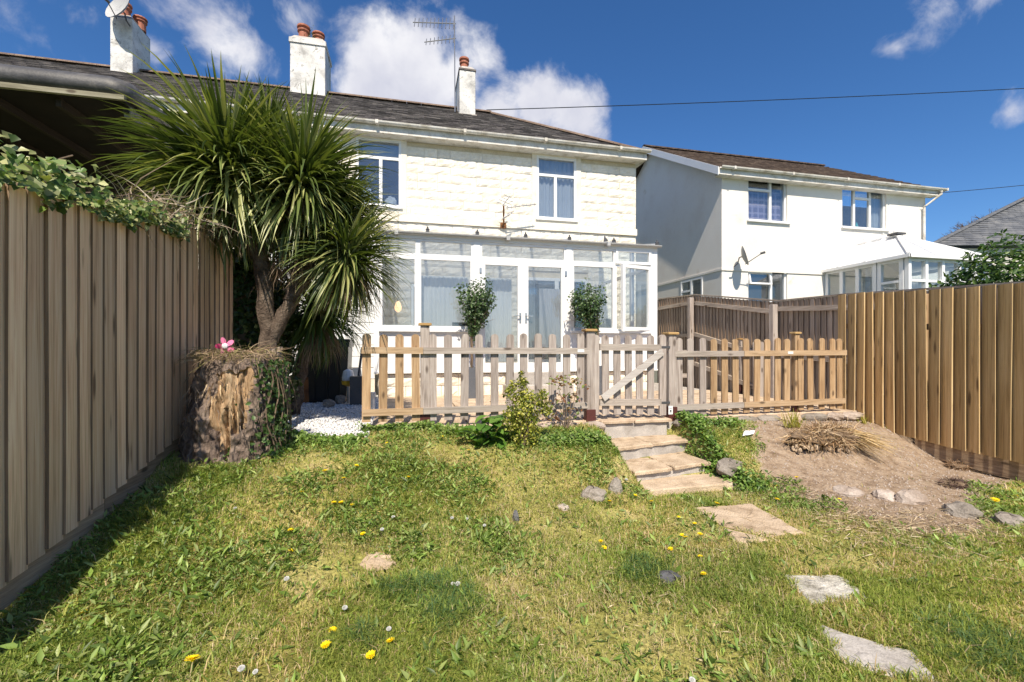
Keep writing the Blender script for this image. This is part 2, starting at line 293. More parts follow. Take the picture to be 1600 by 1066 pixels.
# ------------------------------------------------------------------ mesh tools
WL = {}                                              # world location of each object made
class MB:
    def __init__(s): s.v = []; s.f = []; s.c = None; s.smooth = False
    def add(s, vs, fs):
        k = len(s.v); s.v += [tuple(p) for p in vs]; s.f += [tuple(i + k for i in f) for f in fs]; return s
    def box(s, a, b):
        x0, y0, z0 = a; x1, y1, z1 = b
        return s.add([(x0,y0,z0),(x1,y0,z0),(x1,y1,z0),(x0,y1,z0),(x0,y0,z1),(x1,y0,z1),(x1,y1,z1),(x0,y1,z1)],
                     [(3,2,1,0),(4,5,6,7),(0,1,5,4),(1,2,6,5),(2,3,7,6),(3,0,4,7)])
    def bbox(s, a, b, e=0.006):
        """box with chamfered vertical (z) edges and top"""
        x0, y0, z0 = a; x1, y1, z1 = b
        def ring(i, z): return [(x0+i,y0,z),(x1-i,y0,z),(x1,y0+i,z),(x1,y1-i,z),(x1-i,y1,z),(x0+i,y1,z),(x0,y1-i,z),(x0,y0+i,z)]
        def ring2(i, q, z): return [(x0+i+q,y0+q,z),(x1-i-q,y0+q,z),(x1-q,y0+i+q,z),(x1-q,y1-i-q,z),(x1-i-q,y1-q,z),(x0+i+q,y1-q,z),(x0+q,y1-i-q,z),(x0+q,y0+i+q,z)]
        vs = ring(e, z0) + ring(e, z1 - e) + ring2(e, e, z1)
        fs = [tuple(range(7, -1, -1)), tuple(range(16, 24))]
        for k in (0, 8):
            for i in range(8): j = (i + 1) % 8; fs.append((k+i, k+j, k+j+8, k+i+8))
        return s.add(vs, fs)
    def bar(s, p, q, wd, th, up=(0, 0, 1)):
        p, q = Vector(p), Vector(q); d = (q - p).normalized(); up = Vector(up); sx = d.cross(up)
        if sx.length < 1e-4: sx = d.cross(Vector((1, 0, 0)))
        sx.normalize(); up = sx.cross(d).normalized(); A = sx * wd / 2; B = up * th / 2
        vs = [p-A-B, p+A-B, p+A+B, p-A+B, q-A-B, q+A-B, q+A+B, q-A+B]
        return s.add(vs, [(3,2,1,0),(4,5,6,7),(0,1,5,4),(1,2,6,5),(2,3,7,6),(3,0,4,7)])
    def tube(s, pts, r, n=8, cap=True):
        pts = [Vector(p) for p in pts]; rs = r if isinstance(r, (list, tuple)) else [r] * len(pts)
        k0 = len(s.v); prev = None; fs = []; vs = []
        for i, p in enumerate(pts):
            d = (pts[min(i+1, len(pts)-1)] - pts[max(i-1, 0)]).normalized()
            if prev is None:
                a = d.cross(Vector((0, 0, 1)));
                if a.length < 1e-3: a = d.cross(Vector((1, 0, 0)))
            else: a = prev - d * prev.dot(d)
            a.normalize(); prev = a; b_ = d.cross(a)
            for j in range(n):
                t = 2 * math.pi * j / n; vs.append(p + (a * math.cos(t) + b_ * math.sin(t)) * rs[i])
        for i in range(len(pts) - 1):
            for j in range(n): jj = (j + 1) % n; fs.append((i*n+j, i*n+jj, (i+1)*n+jj, (i+1)*n+j))
        if cap: fs.append(tuple(range(n-1, -1, -1))); fs.append(tuple((len(pts)-1)*n + j for j in range(n)))
        return s.add(vs, fs)
    def lathe(s, c, prof, n=14):
        vs = []; fs = []
        for (r, z) in prof:
            for j in range(n): t = 2*math.pi*j/n; vs.append((c[0]+r*math.cos(t), c[1]+r*math.sin(t), c[2]+z))
        for i in range(len(prof)-1):
            for j in range(n): jj = (j+1) % n; fs.append((i*n+j, i*n+jj, (i+1)*n+jj, (i+1)*n+j))
        fs.append(tuple(range(n-1, -1, -1))); fs.append(tuple((len(prof)-1)*n+j for j in range(n)))
        return s.add(vs, fs)
    def prism(s, poly, d):
        """polygon of 3D points extruded by vector d"""
        n = len(poly); d = Vector(d); P = [Vector(p) for p in poly]
        return s.add(P + [p + d for p in P], [tuple(range(n-1, -1, -1)), tuple(range(n, 2*n))] + [(i, (i+1) % n, n+(i+1) % n, n+i) for i in range(n)])
    def blob(s, c, r, seed=0, amp=0.18, nu=10, nv=7, flat=False):
        rr = random.Random(seed); vs = []; fs = []; ph = [(rr.uniform(0, 6), rr.uniform(0, 6), rr.uniform(.7, 2.2)) for _ in range(4)]
        for i in range(nv + 1):
            th = math.pi * i / nv
            for j in range(nu):
                a = 2*math.pi*j/nu
                k = 1 + amp * sum(math.sin(q[2]*2*a + q[0]) * math.cos(q[2]*2*th + q[1]) for q in ph) / 2 + rr.uniform(-amp, amp) * .35
                sn = math.sin(th)**0.7 if 0 < i < nv else 0.0
                vs.append((c[0]+r[0]*k*sn*math.cos(a), c[1]+r[1]*k*sn*math.sin(a), c[2]+r[2]*k*math.cos(th)))
        for i in range(nv):
            for j in range(nu): jj = (j+1) % nu; fs.append((i*nu+j, (i+1)*nu+j, (i+1)*nu+jj, i*nu+jj))
        return s.add(vs, fs)
    def mesh(s, name, mat, org=(0, 0, 0)):
        me = bpy.data.meshes.new(name); o = org
        me.from_pydata([(p[0]-o[0], p[1]-o[1], p[2]-o[2]) for p in s.v], [], s.f)
        if s.smooth: me.polygons.foreach_set('use_smooth', [True]*len(me.polygons))
        me.materials.append(mat); me.update(); return me
    def obj(s, name, mat, parent=None, org=None, **kw):
        if org is None:
            xs = list(zip(*s.v)); org = ((min(xs[0])+max(xs[0]))/2, (min(xs[1])+max(xs[1]))/2, min(xs[2]))
        return link(name, s.mesh(name, mat, org), org, parent, **kw)
def link(name, me, loc, parent=None, rot=None, scale=None, **kw):
    o = bpy.data.objects.new(name, me); col.objects.link(o); loc = Vector(loc); WL[o.name] = loc
    if parent is not None: o.parent = parent; o.location = loc - WL[parent.name]
    else: o.location = loc
    if rot: o.rotation_euler = rot
    if scale: o.scale = scale
    for k, v in kw.items(): o[k] = v
    return o
def thing(name, label, cat, loc=(0, 0, 0), group=None):
    o = link(name, None, loc); o['label'] = label; o['category'] = cat; o.empty_display_size = 0.1
    if group: o['group'] = group
    return o
def tag(o, label, cat, group=None):
    o['label'] = label; o['category'] = cat
    if group: o['group'] = group
    return o
def npmesh(name, V, Fq, mat, org=(0, 0, 0), colr=None, parent=None, smooth=False, **kw):
    """V (n,3); Fq list of (m,k) index arrays (k = 3 or 4); colr (n,3) per-vertex colour"""
    me = bpy.data.meshes.new(name); V = np.asarray(V, np.float32) - np.asarray(org, np.float32)
    me.vertices.add(len(V)); me.vertices.foreach_set('co', V.ravel())
    loops = np.concatenate([f.ravel() for f in Fq]); tot = np.concatenate([np.full(len(f), f.shape[1]) for f in Fq]); st = np.concatenate([[0], np.cumsum(tot)[:-1]])
    me.loops.add(len(loops)); me.loops.foreach_set('vertex_index', loops.astype(np.int32))
    me.polygons.add(len(tot)); me.polygons.foreach_set('loop_start', st.astype(np.int32))
    if smooth: me.polygons.foreach_set('use_smooth', np.ones(len(tot), bool))
    me.update(calc_edges=True)
    if colr is not None:
        a = me.color_attributes.new('Col', 'FLOAT_COLOR', 'POINT'); C4 = np.ones((len(V), 4), np.float32); C4[:, :3] = colr; a.data.foreach_set('color', C4.ravel())
    me.materials.append(mat)
    return link(name, me, org, parent, **kw)

# value noise
_G = rng.random((64, 64))
def vnoise(x, y, s=1.0, oct=3):
    r = 0; a = 0.5; tot = 0
    for k in range(oct):
        X = np.asarray(x) * s + 11.3*k + 100; Y = np.asarray(y) * s + 7.7*k + 100
        xi = np.floor(X).astype(int); yi = np.floor(Y).astype(int); fx = X - xi; fy = Y - yi; fx = fx*fx*(3-2*fx); fy = fy*fy*(3-2*fy)
        g = lambda i, j: _G[i % 64, j % 64]
        r = r + a*((g(xi,yi)*(1-fx)+g(xi+1,yi)*fx)*(1-fy)+(g(xi,yi+1)*(1-fx)+g(xi+1,yi+1)*fx)*fy); tot += a; a *= .5; s *= 2.1
    return r / tot

# leaf cloud: folded diamond leaves
def leaves(P, D, L, Wd, C, fold=0.25, N=None):
    """P base points, D directions, L lengths, Wd widths, C colours -> V,F,col"""
    n = len(P); D = D / np.linalg.norm(D, axis=1, keepdims=True)
    rv = rng.normal(size=(n, 3)) if N is None else N
    S = np.cross(D, rv); S /= np.linalg.norm(S, axis=1, keepdims=True) + 1e-9; U = np.cross(S, D)
    L = L[:, None]; Wd = Wd[:, None]
    V = np.stack([P, P + D*L*.45 + S*Wd*.5 + U*Wd*fold, P + D*L - U*Wd*fold*.6, P + D*L*.45 - S*Wd*.5 + U*Wd*fold], 1).reshape(-1, 3)
    i = np.arange(n)*4
    Fc = np.concatenate([np.stack([i, i+1, i+2], 1), np.stack([i, i+2, i+3], 1)])
    return V, Fc, np.repeat(C, 4, 0)
def mixcol(pal, n, jit=0.15):
    pal = np.array(pal); a = pal[rng.integers(0, len(pal), n)]; return np.clip(a * (1 + rng.normal(0, jit, (n, 1))), 0.004, 1)
# ------------------------------------------------------------------ terrain
def smst(x): x = np.clip(x, 0, 1); return x*x*(3-2*x)
def gz(u, v):
    u = np.asarray(u, float); v = np.asarray(v, float)
    v0 = np.interp(u, [-2, -.5, 1, 1.9, 2.1, 3.0, 3.3, 4, 5, 5.6, 6], [1.7, 2.0, 2.6, 3.1, 3.5, 3.5, 3.2, 2.8, 3.0, 3.55, 3.7])
    v1 = np.interp(u, [-2, -.8, .5, 6], [4.15, 4.45, 4.62, 4.66])
    zt = np.interp(u, [-2, 3, 4.3, 5.9], [-.012, -.02, -.05, -.12])
    zb = -.45 - .03*np.maximum(0, 1.5 - v) - .06*smst((u-4.9)/.8)
    z = zb + (zt - zb)*smst((v - v0)/(v1 - v0))
    k = smst((4.75 - v)/.3)
    z = z + k*((vnoise(u, v, 1.6, 3) - .5)*.07 + (vnoise(u+9, v, 7, 2) - .5)*.022)
    st = smst((u-1.98)/.1)*smst((3.07-u)/.08)*smst((v-3.35)/.15)*smst((4.8-v)/.1)
    stair = np.where(v > 4.30, -.32, np.where(v > 3.93, -.42, -.485)); z = z + st*(np.minimum(z, stair) - z)
    z = z - .07*smst((-1.45-u)/.3)*smst((v-1.5)/1.0)*smst((4.0-v)/.5)
    z = z + .10*smst((u-3.9)/.5)*smst((5.4-u)/.6)*smst((v-3.5)/.5)*smst((4.6-v)/.4)     # hump of dug earth
    return np.where(v > 4.74, np.minimum(z, -.045), z)
POLY = [(4.05, 4.75), (3.62, 4.2), (3.3, 3.6), (3.15, 2.95), (3.45, 2.45), (3.95, 2.32), (4.6, 2.65), (5.05, 3.0), (5.95, 3.35), (6.3, 4.0), (6.3, 4.9)]
def soild(u, v):
    """signed distance to the bare earth polygon, positive inside"""
    u = np.asarray(u, float); v = np.asarray(v, float); dm = np.full(u.shape, 9.); ins = np.zeros(u.shape, bool)
    for i in range(len(POLY)):
        (x0, y0), (x1, y1) = POLY[i], POLY[(i+1) % len(POLY)]; dx, dy = x1-x0, y1-y0
        t = np.clip(((u-x0)*dx+(v-y0)*dy)/(dx*dx+dy*dy), 0, 1); dm = np.minimum(dm, np.hypot(u-x0-t*dx, v-y0-t*dy))
        c = ((y0 > v) != (y1 > v)) & (u < (x1-x0)*(v-y0)/(y1-y0+1e-12)+x0); ins ^= c
    return np.where(ins, dm, -dm) + (vnoise(u, v, 3, 3)-.5)*.35
def hit(px, py):
    """where the ray through a photo pixel meets the garden ground"""
    d = ray(px, py); t = 1.2
    while t < 9:
        if EYE + d[2]*t < float(gz(d[0]*t, d[1]*t)): break
        t += 0.01
    return Vector((d[0]*t, d[1]*t, float(gz(d[0]*t, d[1]*t))))
def grid(u0, u1, v0, v1, st):
    us = np.arange(u0, u1+st/2, st); vs = np.arange(v0, v1+st/2, st); U, Vv = np.meshgrid(us, vs); nu = len(us)
    V = np.stack([U, Vv, gz(U, Vv)], -1).reshape(-1, 3)
    i, j = np.meshgrid(np.arange(nu-1), np.arange(len(vs)-1)); a = (j*nu+i).ravel()
    return V, np.stack([a, a+1, a+nu+1, a+nu], 1)
V, Fg = grid(-2.2, 6.6, -3.0, 5.2, 0.04)
sd_ = soild(V[:, 0], V[:, 1]); fs_ = sd_[Fg].mean(1) > 0
for nm, sel in (('lawn', ~fs_), ('soil_bank', fs_)):
    F2 = Fg[sel]; idx, inv = np.unique(F2, return_inverse=True); o = npmesh(nm, V[idx], [inv.reshape(-1, 4)], M['ground'], smooth=True, kind='structure')
    at = o.data.attributes.new('soil', 'FLOAT', 'POINT'); at.data.foreach_set('value', np.clip(sd_[idx]*3+.5, 0, 1).astype(np.float32))
g = MB().add([(-400, -400, -.75), (400, -400, -.75), (400, 400, -.75), (-400, 400, -.75)], [(0, 1, 2, 3)]).obj('ground', M['far'], kind='structure')

# patio with its flags
pat = MB().box((-.42, 4.76, -.3), (6.08, 10.3, -.035)).obj('patio', M['conc'], kind='structure')
flag = []
for sx_, sy_ in ((.58, .43), (.43, .43), (.58, .58)):
    b_ = MB().bbox((-sx_/2, -sy_/2, 0), (sx_/2, sy_/2, .045), .008); flag.append(b_.mesh('paving_stone', M['sand']))
y = 4.77; row = 0
while y < 7.75 and row < 8:
    u = -.41 - (row % 2)*0.0; hh = .43; u = -.41
    k = 0
    while u < 6.05:
        wd = .58 if (k + row) % 2 == 0 else .43
        if not (u + wd < 6.08): break
        link('paving_stone', flag[0 if wd == .58 else 1], (u+wd/2, y+hh/2, -.034+random.uniform(-.004, .006)), pat, rot=(random.uniform(-.006, .006), random.uniform(-.006, .006), random.uniform(-.01, .01)))
        u += wd + .016; k += 1
    y += hh + .016; row += 1
# white gravel bed
n = 15000; gu = rng.uniform(-1.95, -.40, n); gv = 4.42 + rng.random(n)**1.3*3.9
keep = gv > 4.50 + .12*np.sin(gu*7) + rng.normal(0, .03, n); gu, gv = gu[keep], gv[keep]; n = len(gu)
oc = np.array([(1,0,0),(0,1,0),(-1,0,0),(0,-1,0),(.2,.1,.8),(-.1,0,-.8)], float)
s_ = rng.uniform(.010, .021, n)[:, None, None]; an = rng.uniform(0, 6.28, n); ca, sa = np.cos(an), np.sin(an)
V = oc[None]*s_*rng.uniform(.6, 1.2, (n, 1, 3)); X = V[..., 0]*ca[:, None]-V[..., 1]*sa[:, None]; Y = V[..., 0]*sa[:, None]+V[..., 1]*ca[:, None]
zz = np.maximum(gz(gu, np.minimum(gv, 4.7)), -.02)+rng.uniform(0, .016, n)
V = np.stack([X+gu[:, None], Y+gv[:, None], V[..., 2]*.8+zz[:, None]], -1).reshape(-1, 3)
f8 = np.array([(0,1,4),(1,2,4),(2,3,4),(3,0,4),(1,0,5),(2,1,5),(3,2,5),(0,3,5)]); Fq = (f8[None]+(np.arange(n)*6)[:, None, None]).reshape(-1, 3)
npmesh('white_gravel', V, [Fq], M['white_stone'], kind='stuff', label='bed of small bright white gravel stones beside the old stump')
bd = MB().box((-2.0, 4.72, -.3), (-.43, 8.3, -.012)).obj('gravel_base', M['conc'], kind='structure')

# ------------------------------------------------------------------ windows and walls
def wall_holes(mb, u0, u1, z0, z1, v0, v1, holes):
    us = sorted({u0, u1, *[h[0] for h in holes], *[h[1] for h in holes]}); us = [q for q in us if u0 <= q <= u1]
    for a, b_ in zip(us, us[1:]):
        hs = sorted([(h[2], h[3]) for h in holes if h[0] <= a + 1e-6 and h[1] >= b_ - 1e-6]); z = z0
        for (c, d) in hs:
            if c > z: mb.box((a, v0, z), (b_, v1, c))
            z = d
        if z < z1: mb.box((a, v0, z), (b_, v1, z1))
def frame(mb, u0, u1, z0, z1, v, t=.05, d=.05):
    mb.box((u0, v, z0), (u0+t, v+d, z1)); mb.box((u1-t, v, z0), (u1, v+d, z1))
    mb.box((u0+t, v+.001, z0), (u1-t, v+d-.001, z0+t)); mb.box((u0+t, v+.001, z1-t), (u1-t, v+d-.001, z1))
def curtain(u0, u1, z0, z1, v, mat, parent, amp=.02, wl=.09, name='curtain'):
    n = max(8, int((u1-u0)/wl*6)); vs = []; fs = []; ph = random.uniform(0, 6)
    for i in range(n+1):
        u = u0+(u1-u0)*i/n; a = amp*math.sin(2*math.pi*(u-u0)/wl+ph)+amp*.5*math.sin(2*math.pi*(u-u0)/wl*.37)
        vs += [(u, v+a*.5, z1), (u, v+a, z0)]
    for i in range(n): k = 2*i; fs.append((k, k+1, k+3, k+2))
    mb = MB().add(vs, fs); mb.smooth = True; return mb.obj(name, mat, parent)
def pane(u0, u1, z0, z1, v, mat, parent):
    return MB().box((u0, v, z0), (u1, v+.006, z1)).obj('pane', mat, parent)
def uz(px0, px1, py0, py1, v):
    """window rectangle in the wall plane v from its picture edges"""
    u0 = W(px0, 0, v=v).x; u1 = W(px1, 0, v=v).x; c = (px0+px1)/2
    return u0, u1, W(c, py1, v=v).z, W(c, py0, v=v).z
def slates(mb, quadfn, nrow, unit, length, th=.010, keep=None, jit=.016):
    """rows of lapped slates; quadfn(row param 0..1) -> (left pt, right pt)"""
    for r in range(nrow):
        a0, b0 = quadfn(r/nrow); a1, b1 = quadfn(min(1, (r+1.25)/nrow)); wd = (b0-a0).length; n = max(1, int(wd/unit)); off = (r % 2)*.5*unit
        up = (b0-a0).cross(a1-a0).normalized()
        if up.z < 0: up = -up
        e = (b0-a0).normalized(); k = -1
        while True:
            k += 1; s0 = k*unit-off; s1 = s0+unit-.006; s0 = max(0, s0); s1 = min(wd, s1)
            if s0 >= wd: break
            if s1-s0 < .02: continue
            p0 = a0+e*s0; p1 = a0+e*s1; tt = (a1-a0).dot(e); d = (a1-a0)-e*tt
            # clip the upper edge to the sloping sides
            q0 = p0+d; q1 = p1+d; lim0 = a0+(a1-a0); l0 = (lim0-a0).dot(e); l1 = (b1-a0).dot(e)
            sq0 = min(max(s0, l0), l1); sq1 = min(max(s1, l0), l1); q0 = a0+e*sq0+d; q1 = a0+e*sq1+d
            h = up*(th+.014+random.uniform(0, jit)); h2 = up*(.002+random.uniform(0, .001))
            mb.add([p0, p1, q1, q0, p0+h, p1+h, q1+h2, q0+h2], [(0, 1, 5, 4), (1, 2, 6, 5), (3, 0, 4, 7), (4, 5, 6, 7)])

# ------------------------------------------------------------------ main house
HV = 10.4; UR = 5.61; UL = -3.0; ZE = 5.56
house = thing('terraced_house', 'cream painted stone end house with slate roof behind the white conservatory', 'house', (1.3, HV, 0))
w1 = uz(556, 627, 216, 322, HV); w2 = uz(839, 901, 245, 343, HV)
hin = uz(830, 886, 424, 575, HV); hin = (hin[0]-.15, hin[1]+.55, .5, 2.55)        # doorway inside the conservatory
hwl = (.02, 1.0, 1.2, 2.3)
doorw = hin
mb = MB(); wall_holes(mb, UL, UR, -.3, ZE, HV+.07, HV+.35, [w1, w2, doorw, hwl]); mb.obj('wall', M['mortar'], house)
mb = MB()
mb.box((UR-.3, HV+.36, -.3), (UR-.02, 17.6, ZE)); mb.box((UL, 17.3, -.3), (UR-.31, 17.6, ZE)); mb.obj('side_wall', M['creamflat'], house)
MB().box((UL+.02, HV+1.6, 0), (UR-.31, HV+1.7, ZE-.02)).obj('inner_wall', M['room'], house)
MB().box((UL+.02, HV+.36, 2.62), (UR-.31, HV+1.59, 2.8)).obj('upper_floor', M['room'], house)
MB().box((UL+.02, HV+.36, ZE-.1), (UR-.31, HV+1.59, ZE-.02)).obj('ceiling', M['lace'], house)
# flat painted surrounds + band course
for wq in (w1, w2):
    mb = MB(); wall_holes(mb, wq[0]-.12, wq[1]+.12, wq[2]-.14, wq[3]+.12, HV+.012, HV+.069, [wq]); mb.obj('window_surround', M['creamflat'], house)
zb = W(850, 357, v=HV).z
mb = MB().box((UL, HV-.01, zb-.04), (UR+.01, HV+.069, zb+.12)); mb.obj('band_course', M['creamflat'], house)
# rock-faced blocks
def rockblock(L, h, seed):
    rr = random.Random(seed); nx, nz = 6, 4; vs = []; fs = []
    for j in range(nz+1):
        for i in range(nx+1):
            e = min(i, nx-i, j, nz-j); y = -(.010 + rr.uniform(0, .017) - .006*(j > 2))
            if e == 0: y = -.006
            vs.append((-L/2+L*i/nx+(rr.uniform(-.008, .008) if 0 < i < nx else 0), y, h*j/nz+(rr.uniform(-.008, .008) if 0 < j < nz else 0)))
    for j in range(nz):
        for i in range(nx): a = j*(nx+1)+i; fs.append((a, a+1, a+nx+2, a+nx+1))
    k = len(vs); vs += [(-L/2, .03, 0), (L/2, .03, 0), (L/2, .03, h), (-L/2, .03, h)]
    a, b_, c, d = 0, nx, (nz+1)*(nx+1)-1, nz*(nx+1)
    fs += [(k, k+1, b_, a), (k+1, k+2, c, b_), (k+2, k+3, d, c), (k+3, k, a, d)]
    return vs, fs
BL_ = {L: [MB().add(*rockblock(L-.004, .190, 100*int(L*100)+q)).mesh('stone_block', M['cream']) for q in range(6)] for L in (.30, .45, .60)}
stuffb = MB(); cnt = 0
def blocked(u0, u1, z0, z1):
    for wq in (w1, w2):
        if u1 > wq[0]-.10 and u0 < wq[1]+.10 and z1 > wq[2]-.12 and z0 < wq[3]+.10: return True
    for wq in (doorw, hwl):
        if u1 > wq[0]-.01 and u0 < wq[1]+.01 and z1 > wq[2]-.02 and z0 < wq[3]+.02: return True
    return False
zc = [zb+.125+.195*i for i in range(15)]+[zb-.045-.195*(i+1) for i in range(16)]
for ri, z in enumerate(zc):
    if z + .19 > ZE or z < -.1: continue
    r2 = random.Random(ri); cuts = []
    for wq in (w1, w2):
        if z+.19 > wq[2]-.12 and z < wq[3]+.10: cuts.append((wq[0]-.118, wq[1]+.118))
    for wq in (doorw, hwl):
        if z+.19 > wq[2]-.02 and z < wq[3]+.02: cuts.append((wq[0]-.01, wq[1]+.01))
    spans = []; e_ = UL
    for c0, c1 in sorted(cuts): spans.append((e_, c0)); e_ = c1
    spans.append((e_, UR))
    for s0, s1 in spans:
        u = s1; first = True
        while u-s0 > .02:
            L = r2.choice((.30, .45, .45, .60))
            if first: L = .45 if ri % 2 else .30; first = False
            if u-s0-L < .08: L = u-s0
            vis = z > 2.75 and u > -1.0
            if vis and cnt < 295 and L in BL_: link('stone_block', random.choice(BL_[L]), (u-L/2, HV+.045+random.uniform(-.006, .004), z), house); cnt += 1
            else:
                vs, fs = rockblock(L-.004, .19, ri*97+int(u*10)); vs = [(p[0]+u-L/2, p[1]+HV+.045, p[2]+z) for p in vs]
                if vis and cnt < 295: MB().add(vs, fs).obj('stone_block', M['cream'], house); cnt += 1
                else: stuffb.add(vs, fs)
            u -= L
stuffb.obj('stone_courses', M['cream'], house, kind='stuff')
# upstairs windows
def house_window(par, wq, v, split, top, mat_c=None, cur=None, topc=True, mul=None):
    u0, u1, z0, z1 = wq; mb = MB(); frame(mb, u0, u1, z0, z1, v, .055, .07); wd = u1-u0; us = u0+wd*split; zt = z1-(z1-z0)*top
    mb.box((u0+.055, v+.004, zt-.03), (u1-.055, v+.066, zt+.03)); mb.box((us-.035, v+.006, z0+.055), (us+.035, v+.064, zt-.03))
    mb.box((u0-.03, v-.05, z0-.035), (u1+.03, v+.05, z0-.002))
    win = mb.obj('window', M['upvc'], par)
    pane(u0+.05, u1-.05, zt+.03, z1-.05, v+.03, M['glassd'], win); pane(u0+.05, us-.03, z0+.05, zt-.03, v+.032, M['glassd'], win); pane(us+.03, u1-.05, z0+.05, zt-.03, v+.031, M['glassd'], win)
    return win
wa = house_window(house, w1, HV-.01+.03, .54, .28)
curtain(w1[0]+.03, w1[1]-.03, w1[3]-.32, w1[3]-.02, HV+.16, M['blind'], wa, .004, .3, 'blind')
MB().blob((w1[0]+.75, HV+.15, w1[2]+.14), (.12, .05, .12), 3, .3).obj('soft_toy', M['lace'], wa)
MB().blob((w1[0]+.22, HV+.16, w1[2]+.22), (.16, .05, .20), 5, .3).obj('white_cushion', M['net'], wa)
wb = house_window(house, w2, HV+.02, .47, .30)
curtain(w2[0]+.02, w2[1]-.02, w2[2]+.02, w2[3]-.02, HV+.14, M['lace'], wb, .025, .11)
# window/doors inside the conservatory
mb = MB(); frame(mb, *doorw, HV+.02, .07, .07); mc = (doorw[0]+doorw[1])/2; mb.box((mc-.05, HV+.022, doorw[2]+.07), (mc+.05, HV+.088, doorw[3]-.07)); dw = mb.obj('window', M['upvc'], house)
pane(doorw[0]+.06, mc-.05, doorw[2]+.06, doorw[3]-.06, HV+.05, M['glassd'], dw); pane(mc+.05, doorw[1]-.06, doorw[2]+.06, doorw[3]-.06, HV+.05, M['glassd'], dw)
curtain(doorw[0]+.03, doorw[0]+.30, doorw[2], doorw[3], HV+.2, M['lace'], dw, .03, .12)
mb = MB(); frame(mb, *hwl, HV+.02, .06, .07); mb.box((.60, HV+.022, hwl[2]+.06), (.68, HV+.088, hwl[3]-.06)); lw = mb.obj('window', M['upvc'], house)
pane(hwl[0]+.05, hwl[1]-.05, hwl[2]+.05, hwl[3]-.05, HV+.05, M['glassd'], lw)

# roof (hipped at the right end)
EV = 10.16; EU = 5.74; RV = 14.0; RU = 2.5; ZR = 8.27; ZO = 5.70; LE = -3.0
roof = MB()
roof.add([(LE, EV, ZO), (EU, EV, ZO), (RU, RV, ZR), (LE, RV, ZR), (EU, 18.0, ZO), (LE, 18.0, ZO)], [(0, 1, 2, 3), (1, 4, 2), (4, 5, 3, 2)])
roof.add([(LE, EV, ZO-.05), (EU, EV, ZO-.05), (EU, 18, ZO-.05), (LE, 18, ZO-.05)], [(3, 2, 1, 0)])
rf = roof.obj('roof', M['slate'], house)
sm = MB()
slates(sm, lambda t: (Vector((LE, EV+(RV-EV)*t, ZO+(ZR-ZO)*t)), Vector((EU+(RU-EU)*t, EV+(RV-EV)*t, ZO+(ZR-ZO)*t))), 21, .28, .3)
slates(sm, lambda t: (Vector((EU+(RU-EU)*t, EV+(RV-EV)*t, ZO+(ZR-ZO)*t)), Vector((EU+(RU-EU)*t, 18+(RV-18)*t, ZO+(ZR-ZO)*t))), 21, .28, .3)
sm.obj('slates', M['slate'], rf, kind='stuff')
def ridge_run(par, p, q, n, mat, r=.11):
    p, q = Vector(p), Vector(q); d = (q-p)/n; me = None
    for i in range(n):
        a = p+d*i; b_ = a+d*.985; e = d.normalized(); s = e.cross(Vector((0, 0, 1))).normalized(); up = s.cross(e).normalized()
        mb = MB(); vs = []
        for c in (a, b_):
            for k in range(7): t = math.pi*k/6; vs.append(c+s*math.cos(t)*r+up*(math.sin(t)*r*.75-.02))
        mb.add(vs, [(k, k+1, k+8, k+7) for k in range(6)]+[tuple(range(7)), tuple(range(13, 6, -1))])
        mb.obj('ridge_tile', mat, par)
ridge_run(rf, (LE+.3, RV, ZR+.03), (RU, RV, ZR+.03), 12, M['ridge']); ridge_run(rf, (RU, RV, ZR+.03), (EU, EV, ZO+.05), 12, M['ridge'], .09)
def gutter(par, u0, u1, v, z, name='gutter', mat=None, r=.062):
    mb = MB(); prof = [(v-r*math.cos(math.pi*k/6), z-r*math.sin(math.pi*k/6)) for k in range(7)]; prof2 = [(v-(r-.006)*math.cos(math.pi*k/6), z-(r-.006)*math.sin(math.pi*k/6)) for k in range(6, -1, -1)]
    mb.prism([(u0, a, b_) for a, b_ in prof+prof2], (u1-u0, 0, 0))
    u = u0+.4
    while u < u1: mb.bar((u-.03, v, z-.03), (u+.03, v, z-.03), .142, .075); u += 1.9
    return mb.obj(name, mat or M['gutter'], par)
gutter(house, LE, EU+.08, EV-.07, ZO+.05)
MB().box((LE, EV-.005, ZO-.16), (EU+.02, EV+.02, ZO+.02)).obj('fascia', M['gutter'], house)
MB().box((LE, EV+.021, ZO-.16), (EU, HV+.06, ZO-.145)).obj('soffit', M['gutter'], house)
MB().box((EU-.02, EV+.03, ZO-.16), (EU+.02, 18, ZO+.02)).obj('fascia', M['gutter'], house)
MB().box((UR+.001, HV+.06, ZO-.16), (EU-.021, 18, ZO-.145)).obj('soffit', M['gutter'], house)

